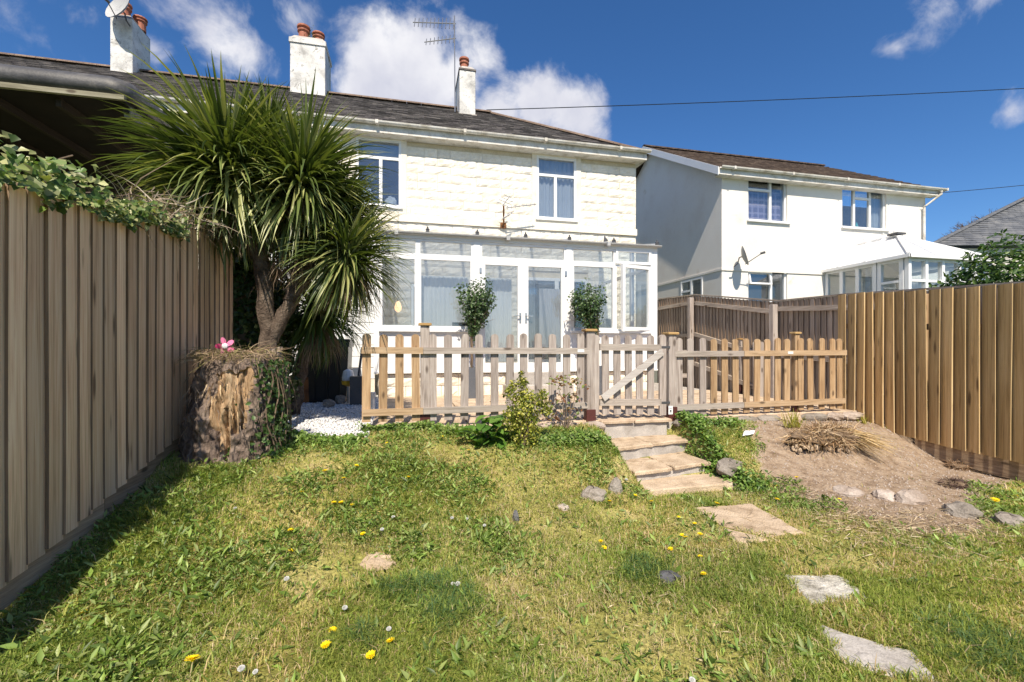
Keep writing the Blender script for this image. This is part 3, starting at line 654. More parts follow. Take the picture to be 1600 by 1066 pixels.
def chimney(par, u0, u1, v0, v1, zb_, zt, pots, band=True, dark=False):
    mb = MB(); mb.bbox((u0, v0, zb_), (u1, v1, zt), .012)
    if band: mb.bbox((u0-.03, v0-.03, zt+.001), (u1+.03, v1+.03, zt+.14), .015)
    zt2 = zt+(.14 if band else 0)
    ch = mb.obj('chimney', M['chimney'], par)
    if dark: MB().box((u0-.02, v0-.02, zt+.001), (u1+.02, v1+.02, zt+.05)).obj('slate_course', M['slate'], ch); zt2 = zt+.05
    f = MB(); f.add([(u0, v0, zt2), (u1, v0, zt2), (u1, v1, zt2), (u0, v1, zt2), (u0+.09, v0+.09, zt2+.12), (u1-.09, v0+.09, zt2+.12), (u1-.09, v1-.09, zt2+.12), (u0+.09, v1-.09, zt2+.12)], [(0,1,5,4),(1,2,6,5),(2,3,7,6),(3,0,4,7),(4,5,6,7)]); f.obj('flaunching', M['conc'], ch)
    for (pu, pv, r, h) in pots:
        MB().lathe((pu, pv, zt2+.06), [(r*.95, 0), (r*.9, h*.55), (r*.86, h*.62), (r*1.12, h*.68), (r*1.12, h*.75), (r*.92, h*.78), (r*.92, h*.86), (r*1.2, h*.90), (r*1.15, h), (r*.8, h), (r*.75, h*.7)]).obj('chimney_pot', M['terracotta'], ch)
    MB().box((u0-.03, v0-.05, zb_+.0), (u1+.03, v0-.002, zb_+.10)).obj('lead_flashing', M['conc'], ch)
    return ch
def rz(v): return ZO+(ZR-ZO)*(v-EV)/(RV-EV)
c2 = chimney(house, -3.28, -2.36, 13.6, 14.55, rz(13.6)-.1, 9.42, [(-3.0, 13.95, .15, .5), (-2.62, 14.05, .15, .42)])
c3 = chimney(house, 1.41, 1.88, 13.15, 14.3, rz(13.15)-.08, 9.02, [(1.60, 13.6, .13, .5)], False, True)

cw = thing('roof_weed', 'small green weed growing between the pots of the middle chimney', 'plant', (-2.82, 13.95, 9.62))
P = np.array([-2.82, 13.95, 9.8])+rng.normal(0, 1, (160, 3))*[.07, .06, .16]; V, Fc, CC = leaves(P, rng.normal(size=(160, 3))+[0, 0, .8], rng.uniform(.04, .08, 160), rng.uniform(.012, .025, 160), mixcol([(.08, .12, .05), (.12, .16, .07)], 160))
npmesh('foliage', V, [Fc], M['leaf'], org=(-2.82, 13.95, 9.62), colr=CC, parent=cw, kind='stuff')
MB().tube([(-2.82, 13.95, 9.58), (-2.84, 13.95, 10.15)], .008, 5).tube([(-2.82, 13.95, 9.7), (-2.74, 13.95, 9.95)], .006, 5).obj('stem', M['twig'], cw)
# adjoining house to the left
lh = thing('terraced_house', 'adjoining terraced house with long slate roof behind the palm, dish on its chimney', 'house', (-9, HV, 0))
MB().box((-16, HV+.07, -.3), (UL-.001, 17.6, ZE)).obj('wall', M['creamflat'], lh)
r_ = MB().add([(-16, EV, ZO), (LE-.002, EV, ZO), (LE-.002, RV, ZR), (-16, RV, ZR), (LE-.002, 18, ZO), (-16, 18, ZO)], [(0, 1, 2, 3), (3, 2, 4, 5), (0, 3, 5), (1, 4, 2)]).obj('roof', M['slate'], lh)
sm = MB(); slates(sm, lambda t: (Vector((-16, EV+(RV-EV)*t, ZO+(ZR-ZO)*t)), Vector((LE-.003, EV+(RV-EV)*t, ZO+(ZR-ZO)*t))), 21, .28, .3); sm.obj('slates', M['slate'], r_, kind='stuff')
ridge_run(r_, (-16, RV, ZR+.03), (LE+.28, RV, ZR+.03), 30, M['ridge'])
gutter(lh, -16, LE-.01, EV-.07, ZO+.05); MB().box((-16, EV-.005, ZO-.16), (LE-.01, EV+.02, ZO+.02)).obj('fascia', M['gutter'], lh)
c1 = chimney(lh, -7.57, -7.07, 13.6, 14.43, rz(13.6)-.1, 9.45, [(-7.38, 13.85, .14, .45), (-7.20, 14.2, .14, .35)], False)

# aerial on mast, dish on chimney, cables
def yagi(mb, base, tip, n, el, r=.013, up=(0, 0, 1), sc=1.0):
    base, tip = Vector(base), Vector(tip); mb.tube([base, tip], .013, 6); U = Vector(up)
    for i in range(n):
        p = base.lerp(tip, (i+.5)/n); l = el*(1-.3*i/n); mb.tube([p-U*l/2, p+U*l/2], r, 4)
def mk_aerial(mastp, top, arms, label, r=.012):
    t = thing('tv_aerial', label, 'aerial', mastp); MB().tube([mastp, top], .018, 6).obj('mast', M['metal'], t)
    for (b_, tp, n, el, up) in arms: mb = MB(); yagi(mb, b_, tp, n, el, r=r, up=up); mb.obj('antenna', M['metal'], t)
    return t
am = W(711, 175, v=13.1); at_ = W(710, 25, v=13.1)
mk_aerial(am, at_, [(W(712, 37, v=13.1), W(645, 35, v=13.1), 11, .42, (0.1, .3, 1)), (W(712, 60, v=13.1), W(663, 66, v=13.1), 8, .30, (.1, .3, 1))], 'tall mast with two comb aerials beside the narrow right chimney')
def dish(c, aim, r, label, arm=.35):
    t = thing('satellite_dish', label, 'satellite dish', c); aim = Vector(aim).normalized(); c = Vector(c); a = aim.cross(Vector((0, 0, 1))).normalized(); b_ = aim.cross(a)
    vs = [c]; fs = []
    for i in range(1, 5):
        for j in range(16): q = 2*math.pi*j/16; rr = r*i/4; vs.append(c+(a*math.cos(q)+b_*math.sin(q)*1.1)*rr+aim*(rr*rr/r*.30))
    for j in range(16): fs.append((0, 1+j, 1+(j+1) % 16))
    for i in range(3):
        for j in range(16): k = 1+i*16; fs.append((k+j, k+16+j, k+16+(j+1) % 16, k+(j+1) % 16))
    k = len(vs); vs2 = [p-aim*.012 for p in vs]; vs += vs2; fs += [tuple(reversed([i+k for i in f])) for f in fs]
    m_ = MB().add(vs, fs); m_.smooth = True; m_.obj('reflector', M['lgrey'], t)
    MB().tube([c-b_*r*-.9 if b_.z < 0 else c-b_*r*.9, c+aim*arm-Vector((0, 0, r*.35))], .012, 6).tube([c+aim*(arm-.05)-Vector((0, 0, r*.33)), c+aim*(arm+.07)-Vector((0, 0, r*.37))], .032, 8).obj('feed_arm', M['dgrey'], t)
    MB().tube([c, c-aim*.08, c-aim*.12-Vector((0, 0, .15)), c-aim*.22-Vector((0, 0, .2))], .018, 6).obj('bracket', M['dgrey'], t); return t
dc = W(190, 16, v=13.35); dish(dc, (-.45, -.9, .35), .36, 'grey satellite dish fixed to the top of the left white chimney')
def cable(px, label, r=.011):
    mb = MB().tube(px, r, 5); return tag(mb.obj('overhead_cable', M['black']), label, 'cable')
def sagline(a, b_, s, n=14): return [Vector(a).lerp(Vector(b_), i/n)-Vector((0, 0, s*4*(i/n)*(1-i/n))) for i in range(n+1)]
A_ = W(760, 172, v=14.2); B_ = W(1600, 134, t=17); B2 = A_ + (B_-A_)*1.5
cable(sagline(A_, B2, .12), 'black overhead cable running from the chimney towards the upper right', .014)
A_ = W(1452, 303, v=10.6); B_ = W(1600, 288, t=13); cable(sagline(A_, A_+(B_-A_)*2.2, .03), 'black overhead cable leaving the gutter end of the white neighbouring house', .009)

# rusty bracket aerial on the wall
p0 = W(787, 350, v=HV-.02); p1 = W(787, 322, v=HV-.35)
t = mk_aerial(p0, p1, [(W(790, 325, v=HV-.35), W(838, 319, v=HV-.35), 8, .10, (0, .5, 1)), (W(785, 322, v=HV-.35), W(797, 306, v=HV-.35), 4, .32, (1, 0, -.35)), (W(787, 340, v=HV-.3), W(800, 333, v=HV-.3), 4, .26, (.7, 0, .7))], 'small broken aerial on a rusty bracket below the band course', .006)
MB().box((p0.x-.08, HV-.03, p0.z-.10), (p0.x+.06, HV+.02, p0.z+.03)).tube([p0, p1], .02, 6).obj('bracket', M['rust'], t)
tag(MB().prism([W(944, 368, v=9.6), W(950, 376, v=9.6), W(943, 378, v=9.6)], (.02, .02, 0)).tube([W(946, 376, v=9.6), W(946, 384, v=9.6)], .02, 6).obj('vent_cowl', M['dgrey']), 'small grey triangular cowl poking above the conservatory roof', 'vent')

# ------------------------------------------------------------------ conservatory
CV = 7.8; ZG = 2.78; ZT = 2.415; ZS = 1.165; ZP = .44
cons = thing('conservatory', 'white framed lean-to conservatory with french doors on a cream stone base', 'conservatory', (2, CV, 0))
def U(px, v=CV): return W(px, 0, v=v).x
uL, uR = U(584), U(1027)
pl = MB(); pl.box((uL+.06, CV+.08, -.03), (uR-.04, CV+.28, ZP-.03)); pl.box((uL-.001+.06, CV+.281, -.03), (uL+.26, HV+.03, ZP-.03)); pl.box((uR-.24, CV+.281, -.03), (uR-.04, HV+.03, ZP-.03)); pl.obj('plinth', M['mortar'], cons)
for zr, n0 in ((-.005, 0), (.195-.0, 1)):
    u = uL+.07; k = 0
    while u < uR-.2:
        L = (.45, .60, .30)[(k+n0) % 3]; L2 = min(L, uR-.05-u)
        if not (U(790) < u+L/2 < U(884)):
            vs, fs = rockblock(L2-.008, .19, int(k*7+n0)); MB().add([(p[0]+u+L2/2, p[1]+CV+.06, p[2]+zr) for p in vs], fs).obj('stone_block', M['cream'], cons)
        u += L; k += 1
MB().box((uL, CV-.02, ZP-.028), (uR, CV+.12, ZP)).obj('base_sill', M['upvc'], cons)
MB().bbox((U(786), CV-.35, -.03), (U(886), CV+.06, .2), .01).obj('door_step', M['conc'], cons)
MB().bbox((U(790), CV-.12, .202), (U(882), CV+.06, ZP-.03), .01).obj('door_step', M['conc'], cons)
# posts
def cpost(a, b_, z0=ZP, z1=ZG-.06): return MB().box((a, CV, z0), (b_, CV+.08, z1)).obj('post', M['upvc'], cons)
for a, b_ in ((584, 592), (740, 750), (885, 893), (1017, 1027)): cpost(U(a), U(b_), z1=ZG-.071)
MB().box((uL, CV-.01, ZG-.07), (uR, CV+.09, ZG)).obj('top_beam', M['upvc'], cons)
gutter(cons, uL-.03, uR+.04, CV-.07, ZG+.02, mat=M['lgrey'], r=.04)
def cwin(px0, px1, z0, z1, v=CV+.01, t=.05, sill=False, mat='glass', u=None, parent=None, nm='window'):
    a, b_ = u or (U(px0), U(px1)); mb = MB(); frame(mb, a, b_, z0, z1, v, t, .06)
    if sill: mb.box((a, v-.06, z0-.045), (b_, v+.05, z0-.002))
    wn = mb.obj(nm, M['upvc'], parent or cons); pane(a+t-.008, b_-t+.008, z0+t-.008, z1-t+.008, v+.03, M[mat], wn); return wn
for a, b_ in ((592, 653), (653, 740), (893, 962), (962, 1017)):
    MB().box((U(a)+.001, CV+.015, ZP+.001), (U(b_)-.001, CV+.065, ZS-.05)).obj('white_panel', M['upvcg'], cons)
for a, b_ in ((592, 653), (653, 740), (893, 962)):
    cwin(a, b_, ZS, ZT-.002, sill=True, t=.055); cwin(a, b_, ZT, ZG-.072, t=.04)
# right bay: casement ajar
a, b_ = U(962), U(1017); mb = MB(); frame(mb, a, b_, ZS, ZT-.002, CV+.02, .03, .05); mb.box((a, CV-.05, ZS-.045), (b_, CV+.06, ZS-.002)); mb.obj('window_frame', M['upvc'], cons)
wn = cwin(0, 0, ZS+.01, ZT-.02, v=0, u=(0, b_-a-.04), t=.06); hx = b_-.02
for o in [wn]+list(wn.children): pass
wn.location = Vector((hx, CV-.005, ZS+.01))-WL[cons.name]; wn.rotation_euler = (0, 0, R(14))
off = (b_-a-.04)/2
for c in wn.data.vertices: c.co.x -= off
for ch in wn.children: ch.location.x -= off
cwin(962, 1017, ZT+.02, ZG-.072, t=.045, v=CV-.015)
# doors
dl, dr, dm = U(750), U(885), U(817.5)
cwin(750, 885, ZT, ZG-.072, t=.04)
for (a, b_, hs) in ((dl, dm-.003, 1), (dm+.003, dr, -1)):
    mb = MB(); t = .095; v = CV+.008; mb.box((a, v, ZP+.002), (a+t, v+.06, ZT-.003)); mb.box((b_-t, v, ZP+.002), (b_, v+.06, ZT-.003)); mb.box((a+t, v+.001, ZP+.002), (b_-t, v+.059, ZP+.14)); mb.box((a+t, v+.001, ZT-.10), (b_-t, v+.059, ZT-.003))
    d = mb.obj('door', M['upvc'], cons); pane(a+t-.008, b_-t+.008, ZP+.13, ZT-.09, v+.03, M['glass'], d)
    hx = b_-.05 if hs == 1 else a+.05; hz = W(810, 494, v=CV).z
    MB().box((hx-.018, v-.012, hz-.12), (hx+.018, v-.001, hz+.06)).bar((hx, v-.05, hz), (hx-hs*.12, v-.05, hz), .016, .016).bar((hx, v-.012, hz), (hx, v-.055, hz), .016, .016).obj('handle', M['chrome'], d)
    for zz_ in (ZP+.25, ZT-.25):
        ex = a+.01 if hs == 1 else b_-.01; MB().box((ex-.02, v-.02, zz_), (ex+.02, v-.001, zz_+.09)).obj('hinge', M['chrome'], d)
# sides, roof
for us in (uL, uR-.08):
    mb = MB(); z1 = ZG-.07
    for vv in (CV+.9, CV+1.75): mb.box((us, vv, ZP+.001), (us+.07, vv+.07, z1+.25))
    mb.box((us+.002, CV+.081, ZS-.04), (us+.068, HV+.03, ZS+.02)); mb.box((us+.004, CV+.081, ZT-.03), (us+.066, HV+.03, ZT+.03)); mb.obj('side_frame', M['upvc'], cons)
    MB().box((us+.02, CV+.081, ZP+.001), (us+.05, HV+.03, ZS-.041)).obj('white_panel', M['upvcg'], cons)
    MB().box((us+.03, CV+.081, ZS+.021), (us+.036, HV+.03, ZT-.031)).obj('pane', M['glass'], cons)
    MB().prism([(us+.03, CV+.081, ZT+.031), (us+.03, HV+.03, ZT+.031), (us+.03, HV+.03, 3.22), (us+.03, CV+.081, ZG-.02)], (.006, 0, 0)).obj('pane', M['glass'], cons)
ZW = 3.32
MB().add([(uL-.02, CV-.03, ZG+.005), (uR+.02, CV-.03, ZG+.005), (uR+.02, HV+.03, ZW), (uL-.02, HV+.03, ZW), (uL-.02, CV-.03, ZG+.03), (uR+.02, CV-.03, ZG+.03), (uR+.02, HV+.03, ZW+.025), (uL-.02, HV+.03, ZW+.025)],
         [(3, 2, 1, 0), (4, 5, 6, 7), (0, 1, 5, 4), (1, 2, 6, 5), (3, 0, 4, 7)]).obj('roof', M['poly'], cons)
for px in (592, 668, 745, 820, 888, 957, 1024):
    u = U(px); rb = MB().bar((u, CV-.02, ZG-.01), (u, HV+.02, ZW-.02), .05, .07).bar((u, CV-.04, ZG+.048), (u, HV+.02, ZW+.045), .06, .03).obj('rafter', M['upvc'], cons)
    MB().box((u-.028, CV-.085, ZG-.01), (u+.028, CV-.045, ZG+.07)).lathe((u, CV-.06, ZG+.07), [(.035, 0), (.035, .012), (.012, .03), (.016, .045), (.004, .06)], 8).obj('rafter_end_cap', M['dgrey'], rb)
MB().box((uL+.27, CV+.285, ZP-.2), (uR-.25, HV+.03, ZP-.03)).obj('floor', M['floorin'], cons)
# nets and blinds hanging inside
curtain(U(658), U(736), ZS+.02, ZT-.28, CV+.35, M['blind'], cons, .012, .08, 'net_curtain'); curtain(U(756), U(806), ZP+.15, ZT-.28, CV+.35, M['blind'], cons, .012, .08, 'net_curtain')
curtain(U(893), U(945), ZS-.3, ZT-.2, HV-.5, M['lace'], cons, .02, .1, 'net_curtain')
tag(MB().blob((U(968), CV+.55, ZP+.82), (.20, .16, .17), 4, .08, 12, 8).box((U(968)-.25, CV+.45, ZP), (U(968)+.25, CV+.9, ZP+.68)).obj('armchair', M['dgrey']), 'dark armchair back showing inside the conservatory corner', 'armchair')
tag(MB().box((U(708), CV+.12, ZS+.01), (U(733), CV+.22, ZS+.13)).obj('window_box', M['black']), 'dark box on the conservatory window ledge behind the left potted tree', 'box')
tag(MB().bbox((U(590)+.05, CV+.10, ZS+.005), (U(650)-.05, CV+.24, ZS+.07), .01).obj('ledge_tray', M['whitep']), 'white tray on the conservatory ledge at the left window', 'tray')
lp = thing('hanging_lamp', 'small glowing orange pendant lamp inside the left conservatory window', 'lamp', W(622, 480, v=9.2))
m, x, b, o = newmat('lamp_glow'); b.inputs['Emission Color'].default_value = (1, .55, .3, 1); b.inputs['Emission Strength'].default_value = 1.3; b.inputs['Base Color'].default_value = (.8, .4, .2, 1)
q = W(622, 480, v=9.2); MB().lathe(q, [(.02, -.1), (.06, -.06), (.07, 0), (.04, .09), (.01, .12)], 10).obj('lamp_shade', m, lp); MB().tube([q+Vector((0, 0, .12)), q+Vector((0, 0, 1.9))], .004, 4).obj('cord', M['black'], lp)

# side porch left of the conservatory
po = thing('side_porch', 'white boarded porch wall seen through the palm beside the conservatory', 'porch', (-1.5, 8.3, 0))
for i in range(12): MB().bbox((-2.3, 8.30-.004*(i % 2), .3+.2*i), (uL-.02, 8.33, .3+.2*i+.19), .006).obj('board', M['upvc'], po)
MB().box((-2.3, 8.335, -.1), (uL-.02, 8.42, 2.8)).obj('wall', M['greywall'], po)
MB().box((-2.3, 8.29, -.1), (uL-.02, 8.334, .29)).obj('plinth', M['cream'], po)

# ------------------------------------------------------------------ neighbouring white house
NV = 10.9; NU0 = 8.48; NU1 = 15.85; NZ = W(1128, 270, v=NV).z; NZE = W(1128, 258, v=NV).z
nb = thing('neighbour_house', 'detached white rendered house with brown tiled gable roof on the right', 'house', (12, NV, 0))
wins = [uz(1169, 1230, 279, 346, NV), uz(1316, 1385, 293, 357, NV), uz(1169, 1230, 422, 475, NV)]
wins[2] = (wins[2][0], wins[2][1], wins[2][2]-.4, wins[2][3])
mb = MB(); wall_holes(mb, NU0, NU1, -1, NZ, NV, NV+.25, wins); mb.obj('wall', M['render'], nb)
RB = 14.7; RZ = W(1016, 233, u=NU0).z; 
mb = MB(); sw = []
swv0 = W(1098, 435, u=NU0).y; swv1 = W(1064, 435, u=NU0).y; zt_ = W(1081, 436, u=NU0).z; zb_ = zt_-1.0
mb.prism([(NU0, NV+.251, zt_), (NU0, 18.5, zt_), (NU0, 18.5, NZ-.05), (NU0, RB, RZ-.07), (NU0, NV+.251, NZ+.10)], (.25, 0, 0))
mb.box((NU0, NV+.251, -1), (NU0+.25, swv0, zt_-.001)); mb.box((NU0, swv0, -1), (NU0+.25, swv1, zb_)); mb.box((NU0, swv1, -1), (NU0+.25, 18.5, zt_-.001)); mb.obj('gable_wall', M['render'], nb); MB().box((NU1-.25, NV+.251, -1), (NU1, 18.5, NZ)).obj('gable_wall', M['render'], nb)
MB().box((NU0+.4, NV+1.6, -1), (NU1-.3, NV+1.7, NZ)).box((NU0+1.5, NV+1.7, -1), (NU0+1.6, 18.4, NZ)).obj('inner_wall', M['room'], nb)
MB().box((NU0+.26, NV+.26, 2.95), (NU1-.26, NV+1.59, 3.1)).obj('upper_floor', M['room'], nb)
zbd = W(1128, 421, v=NV).z
MB().box((NU0-.025, NV-.03, zbd-.03), (NU1, NV-.002, zbd+.03)).box((NU0-.025, NV-.001, zbd-.03), (NU0-.002, 18.5, zbd+.03)).obj('bell_cast', M['render'], nb)
mb = MB(); 
frw = MB(); frw.box((NU0-.02, swv0, zb_), (NU0+.04, swv0+.06, zt_)); frw.box((NU0-.02, swv1-.06, zb_), (NU0+.04, swv1, zt_)); frw.box((NU0-.018, swv0+.06, zt_-.06), (NU0+.038, swv1-.06, zt_)); mid = (swv0+swv1)/2; frw.box((NU0-.018, mid-.04, zb_), (NU0+.038, mid+.04, zt_-.06)); frw.box((NU0-.017, mid+.04, zt_-.38), (NU0+.037, swv1-.06, zt_-.32))
swn = frw.obj('window', M['upvc'], nb); MB().box((NU0+.005, swv0+.05, zb_), (NU0+.011, swv1-.05, zt_-.05)).obj('pane', M['glassd'], swn)
def nwin(wq, kind):
    u0, u1, z0, z1 = wq; v = NV+.05; mb = MB(); frame(mb, u0, u1, z0, z1, v, .05, .07); wd = u1-u0
    if kind == 0: sp = [u0+wd*.60]; zt = z1-(z1-z0)*.27; mb.box((u0+.05, v+.002, zt-.03), (sp[0], v+.068, zt+.03))
    elif kind == 2: sp = [u0+wd*.62]; zt = None
    else: sp = [u0+wd*.30, u0+wd*.66]; zt = z1-(z1-z0)*.26; mb.box((sp[0], v+.002, zt-.03), (sp[1], v+.068, zt+.03))
    for s in sp: mb.box((s-.035, v+.001, z0+.05), (s+.035, v+.069, z1-.05))
    mb.box((u0-.05, v-.12, z0-.05), (u1+.08, v+.06, z0-.002)); w_ = mb.obj('window', M['upvc'], nb)
    e = [u0]+sp+[u1]
    for i in range(len(e)-1): pane(e[i]+.03, e[i+1]-.03, z0+.04, z1-.04, v+.035+.001*i, M['glassd'], w_)
    return w_
a = nwin(wins[0], 0); curtain(wins[0][0]+.03, wins[0][1]-.03, wins[0][2]+.03, wins[0][3]-.30, NV+.20, M['plaid'], a, .012, .25)
a = nwin(wins[1], 1); curtain(wins[1][1]-.42, wins[1][1]-.03, wins[1][2]+.03, wins[1][3]-.03, NV+.20, M['blind'], a, .02, .12)
MB().lathe(((wins[1][0]+wins[1][1])/2-.1, NV+.17, wins[1][2]+.05), [(.03, 0), (.045, .06), (.02, .12), (.02, .16)], 8).obj('ornament', M['teal'], a)
a = nwin(wins[2], 2); u0, u1, z0, z1 = wins[2]
tl = MB(); frame(tl, u0+.05, u0+(u1-u0)*.60, z1-.42, z1-.06, NV-.03, .045, .05); q = tl.obj('top_light', M['upvc'], a); q.rotation_euler = (R(-12), 0, 0)
# roof of neighbour
gev = NV-.25; zev = W(1128, 262, v=gev).z; sl = (RZ-zev)/(RB-gev)
GL, GR = NU0-.28, NU1+.25
r_ = MB().add([(GL, gev, zev), (GR, gev, zev), (GR, RB, RZ+.03), (GL, RB, RZ+.03), (GR, 2*RB-gev, zev), (GL, 2*RB-gev, zev)], [(0, 1, 2, 3), (3, 2, 4, 5)]).add([(GL, gev+.02, zev-.06), (GR, gev+.02, zev-.06), (GR, RB, RZ-.04), (GL, RB, RZ-.04), (GR, 2*RB-gev, zev-.06), (GL, 2*RB-gev, zev-.06)], [(3, 2, 1, 0), (5, 4, 2, 3)]).obj('roof', M['tile'], nb)
tm = MB()
def tile_rows(mb, u0, u1, v0, z0, v1, z1, rows, unit, th=.03):
    for r in range(rows):
        a = r/rows; b_ = (r+1.15)/rows; off = (r % 2)*unit/2; u = u0-off
        while u < u1:
            s0 = max(u0, u)+.003; s1 = min(u1, u+unit)-.003; u += unit
            if s1-s0 < .03: continue
            h = th+random.uniform(0, .014); p = lambda s, t, hh: (s, v0+(v1-v0)*min(t, 1), z0+(z1-z0)*min(t, 1)+hh); mid = (s0+s1)/2
            mb.add([p(s0, a, .0), p(s1, a, 0), p(s1, a, h), p(mid, a, h+.012), p(s0, a, h), p(s0, b_, .006), p(mid, b_, .014), p(s1, b_, .006)], [(0, 1, 2, 3, 4), (4, 3, 6, 5), (3, 2, 7, 6), (0, 4, 5), (1, 7, 2)])
tile_rows(tm, GL, GR, gev, zev, RB, RZ+.03, 15, .30); tm.obj('roof_tiles', M['tile'], r_, kind='stuff')
ridge_run(r_, (GL, RB, RZ+.06), (GR, RB, RZ+.06), 18, M['tile'])
gutter(nb, GL+.02, GR+.15, gev-.06, zev+.02); MB().box((GL, gev+.0, zev-.18), (GR, gev+.025, zev-.0)).obj('fascia', M['gutter'], nb)
MB().box((GL+.03, gev+.026, zev-.18), (GR-.03, NV-.001, zev-.165)).obj('soffit', M['gutter'], nb)
mb = MB(); mb.prism([(GL-.025, gev-.0, zev-.20), (GL-.025, gev-.0, zev+.02), (GL-.025, RB, RZ+.06), (GL-.025, RB, RZ-.16)], (.024, 0, 0)); mb.prism([(GL-.025, RB+.001, RZ-.16), (GL-.025, RB+.001, RZ+.06), (GL-.025, 2*RB-gev, zev+.02), (GL-.025, 2*RB-gev, zev-.165)], (.024, 0, 0)); mb.obj('barge_board', M['upvc'], nb)
MB().prism([(GL, gev+.03, zev-.20), (GL, RB, RZ-.15), (GL, RB, RZ-.13), (GL, gev+.03, zev-.18)], (NU0-GL-.003, 0, 0)).obj('soffit', M['gutter'], nb)
dpx = NU1-.14; MB().tube([(GR-.05, gev-.06, zev-.03), (GR-.05, gev-.06, zev-.15), (dpx, NV-.07, zev-.5), (dpx, NV-.07, -.9)], .035, 8).obj('downpipe', M['gutter'], nb)
dish(W(1160, 401, v=NV-.35), (.80, -.6, .3), .25, 'dark round satellite dish on the white wall of the neighbouring house', .5)

# neighbour's conservatory
nc = thing('conservatory', "white conservatory with pale hipped roof attached to the neighbouring white house", 'conservatory', (13.2, 9.8, 0))
a0, a1 = 12.02, 14.75; b0 = 8.66; ze = W(1417, 399, v=b0).z
fr = MB()
MB().box((a0+.01, b0+.01, -1), (a1-.01, b0+.2, 1.3)).box((a0+.01, b0+.2, -1), (a0+.2, NV-.003, 1.3)).box((a1-.2, b0+.2, -1), (a1-.01, NV-.003, 1.3)).obj('plinth', M['render'], nc)
def nframe(p, q, ups, nm='window', tr=True):
    p, q = Vector(p), Vector(q); mb = MB(); n = ups
    for i in range(n+1):
        c = p.lerp(q, i/n); mb.bar(c+Vector((0, 0, 1.3)), c+Vector((0, 0, ze-.05)), .10, .09, (1, 0, 0))
    for zz_, th in ((1.33, .07), (ze-.08, .1)) + (((ze-.62, .06),) if tr else ()): mb.bar(p+Vector((0, 0, zz_)), q+Vector((0, 0, zz_)), .084, th)
    w_ = mb.obj(nm, M['upvc'], nc); s = (q-p).normalized(); nrm = Vector((-s.y, s.x, 0))*.003
    for i in range(n):
        c = p.lerp(q, i/n)+s*.03; d = p.lerp(q, (i+1)/n)-s*.03
        MB().prism([c+nrm+Vector((0, 0, 1.36)), d+nrm+Vector((0, 0, 1.36)), d+nrm+Vector((0, 0, ze-.12)), c+nrm+Vector((0, 0, ze-.12))], -nrm*2).obj('pane', M['glass'], w_)
    return w_
nframe((a0, b0+.78, 0), (a0, NV-.06, 0), 3, 'door', False); nframe((a0+.006, b0+.12, 0), (a0+.006, b0+.66, 0), 1); nframe((a0+.02, b0, 0), (a1, b0, 0), 5); nframe((a1-.006, b0+.12, 0), (a1-.006, NV-.06, 0), 3)
ax, ay = W(1402, 366, v=9.75).x, 9.75; az = W(1402, 369, v=9.75).z
E = [(a0-.12, b0-.12, ze), (a1+.12, b0-.12, ze), (a1+.12, NV, ze), (a0-.12, NV, ze)]; AP = (ax, ay, az); AW = (ax, NV, az)
MB().add(E+[AP, AW], [(0, 1, 4), (1, 2, 5, 4), (3, 0, 4, 5)]).obj('roof', M['upvcg'], nc)
mb = MB()
def lift(p, q, w_=.06): mb.bar(Vector(p)+Vector((0, 0, .02)), Vector(q)+Vector((0, 0, .02)), w_, .05)
lift(E[0], AP); lift(E[1], AP); lift(AP, AW)
for k in (.3, .65): 
    lift((E[0][0], b0+(NV-b0)*k+.3, ze), (ax, ay+(NV-ay)*k, az)); lift((E[1][0], b0+(NV-b0)*k+.3, ze), (ax, ay+(NV-ay)*k, az)); lift((E[0][0]+(E[1][0]-E[0][0])*k, b0-.12, ze), AP)
mb.box((a0-.14, b0-.16, ze-.07), (a1+.14, b0-.11, ze+.01)); mb.box((a0-.16, b0-.16, ze-.07), (a0-.11, NV-.01, ze+.01)); mb.obj('roof_bar', M['upvc'], nc)
MB().bbox((ax-.16, ay-.12, az+.03), (ax+.16, ay+.16, az+.08), .01).obj('ridge_cap', M['dgrey'], nc)
for k in range(4): q = (ax, ay+.1+k*.28, az+.06); MB().tube([q, Vector(q)+Vector((0, 0, .13))], .01, 5).tube([Vector(q)+Vector((0, -.05, .08)), Vector(q)+Vector((0, .05, .08))], .009, 5).obj('finial', M['whitep'], nc)
curtain(a0+.2, a1-.3, 1.3, ze-.6, b0+.12, M['lace'], nc, .02, .12); 
mb = MB(); vs = []
for i in range(25): vv = NV-1.55+i*.05; vs += [(a0+.14+.03*math.sin(i*1.9), vv, 1.3), (a0+.14+.03*math.sin(i*1.9), vv, ze-.12)]
MB().add(vs[:20], [(2*i, 2*i+2, 2*i+3, 2*i+1) for i in range(9)]).obj('curtain', M['net'], nc)
MB().box((a0+.3, b0+.5, 1.0), (a0+1.1, b0+.9, 2.3)).obj('bookcase', M['capwood'], nc)

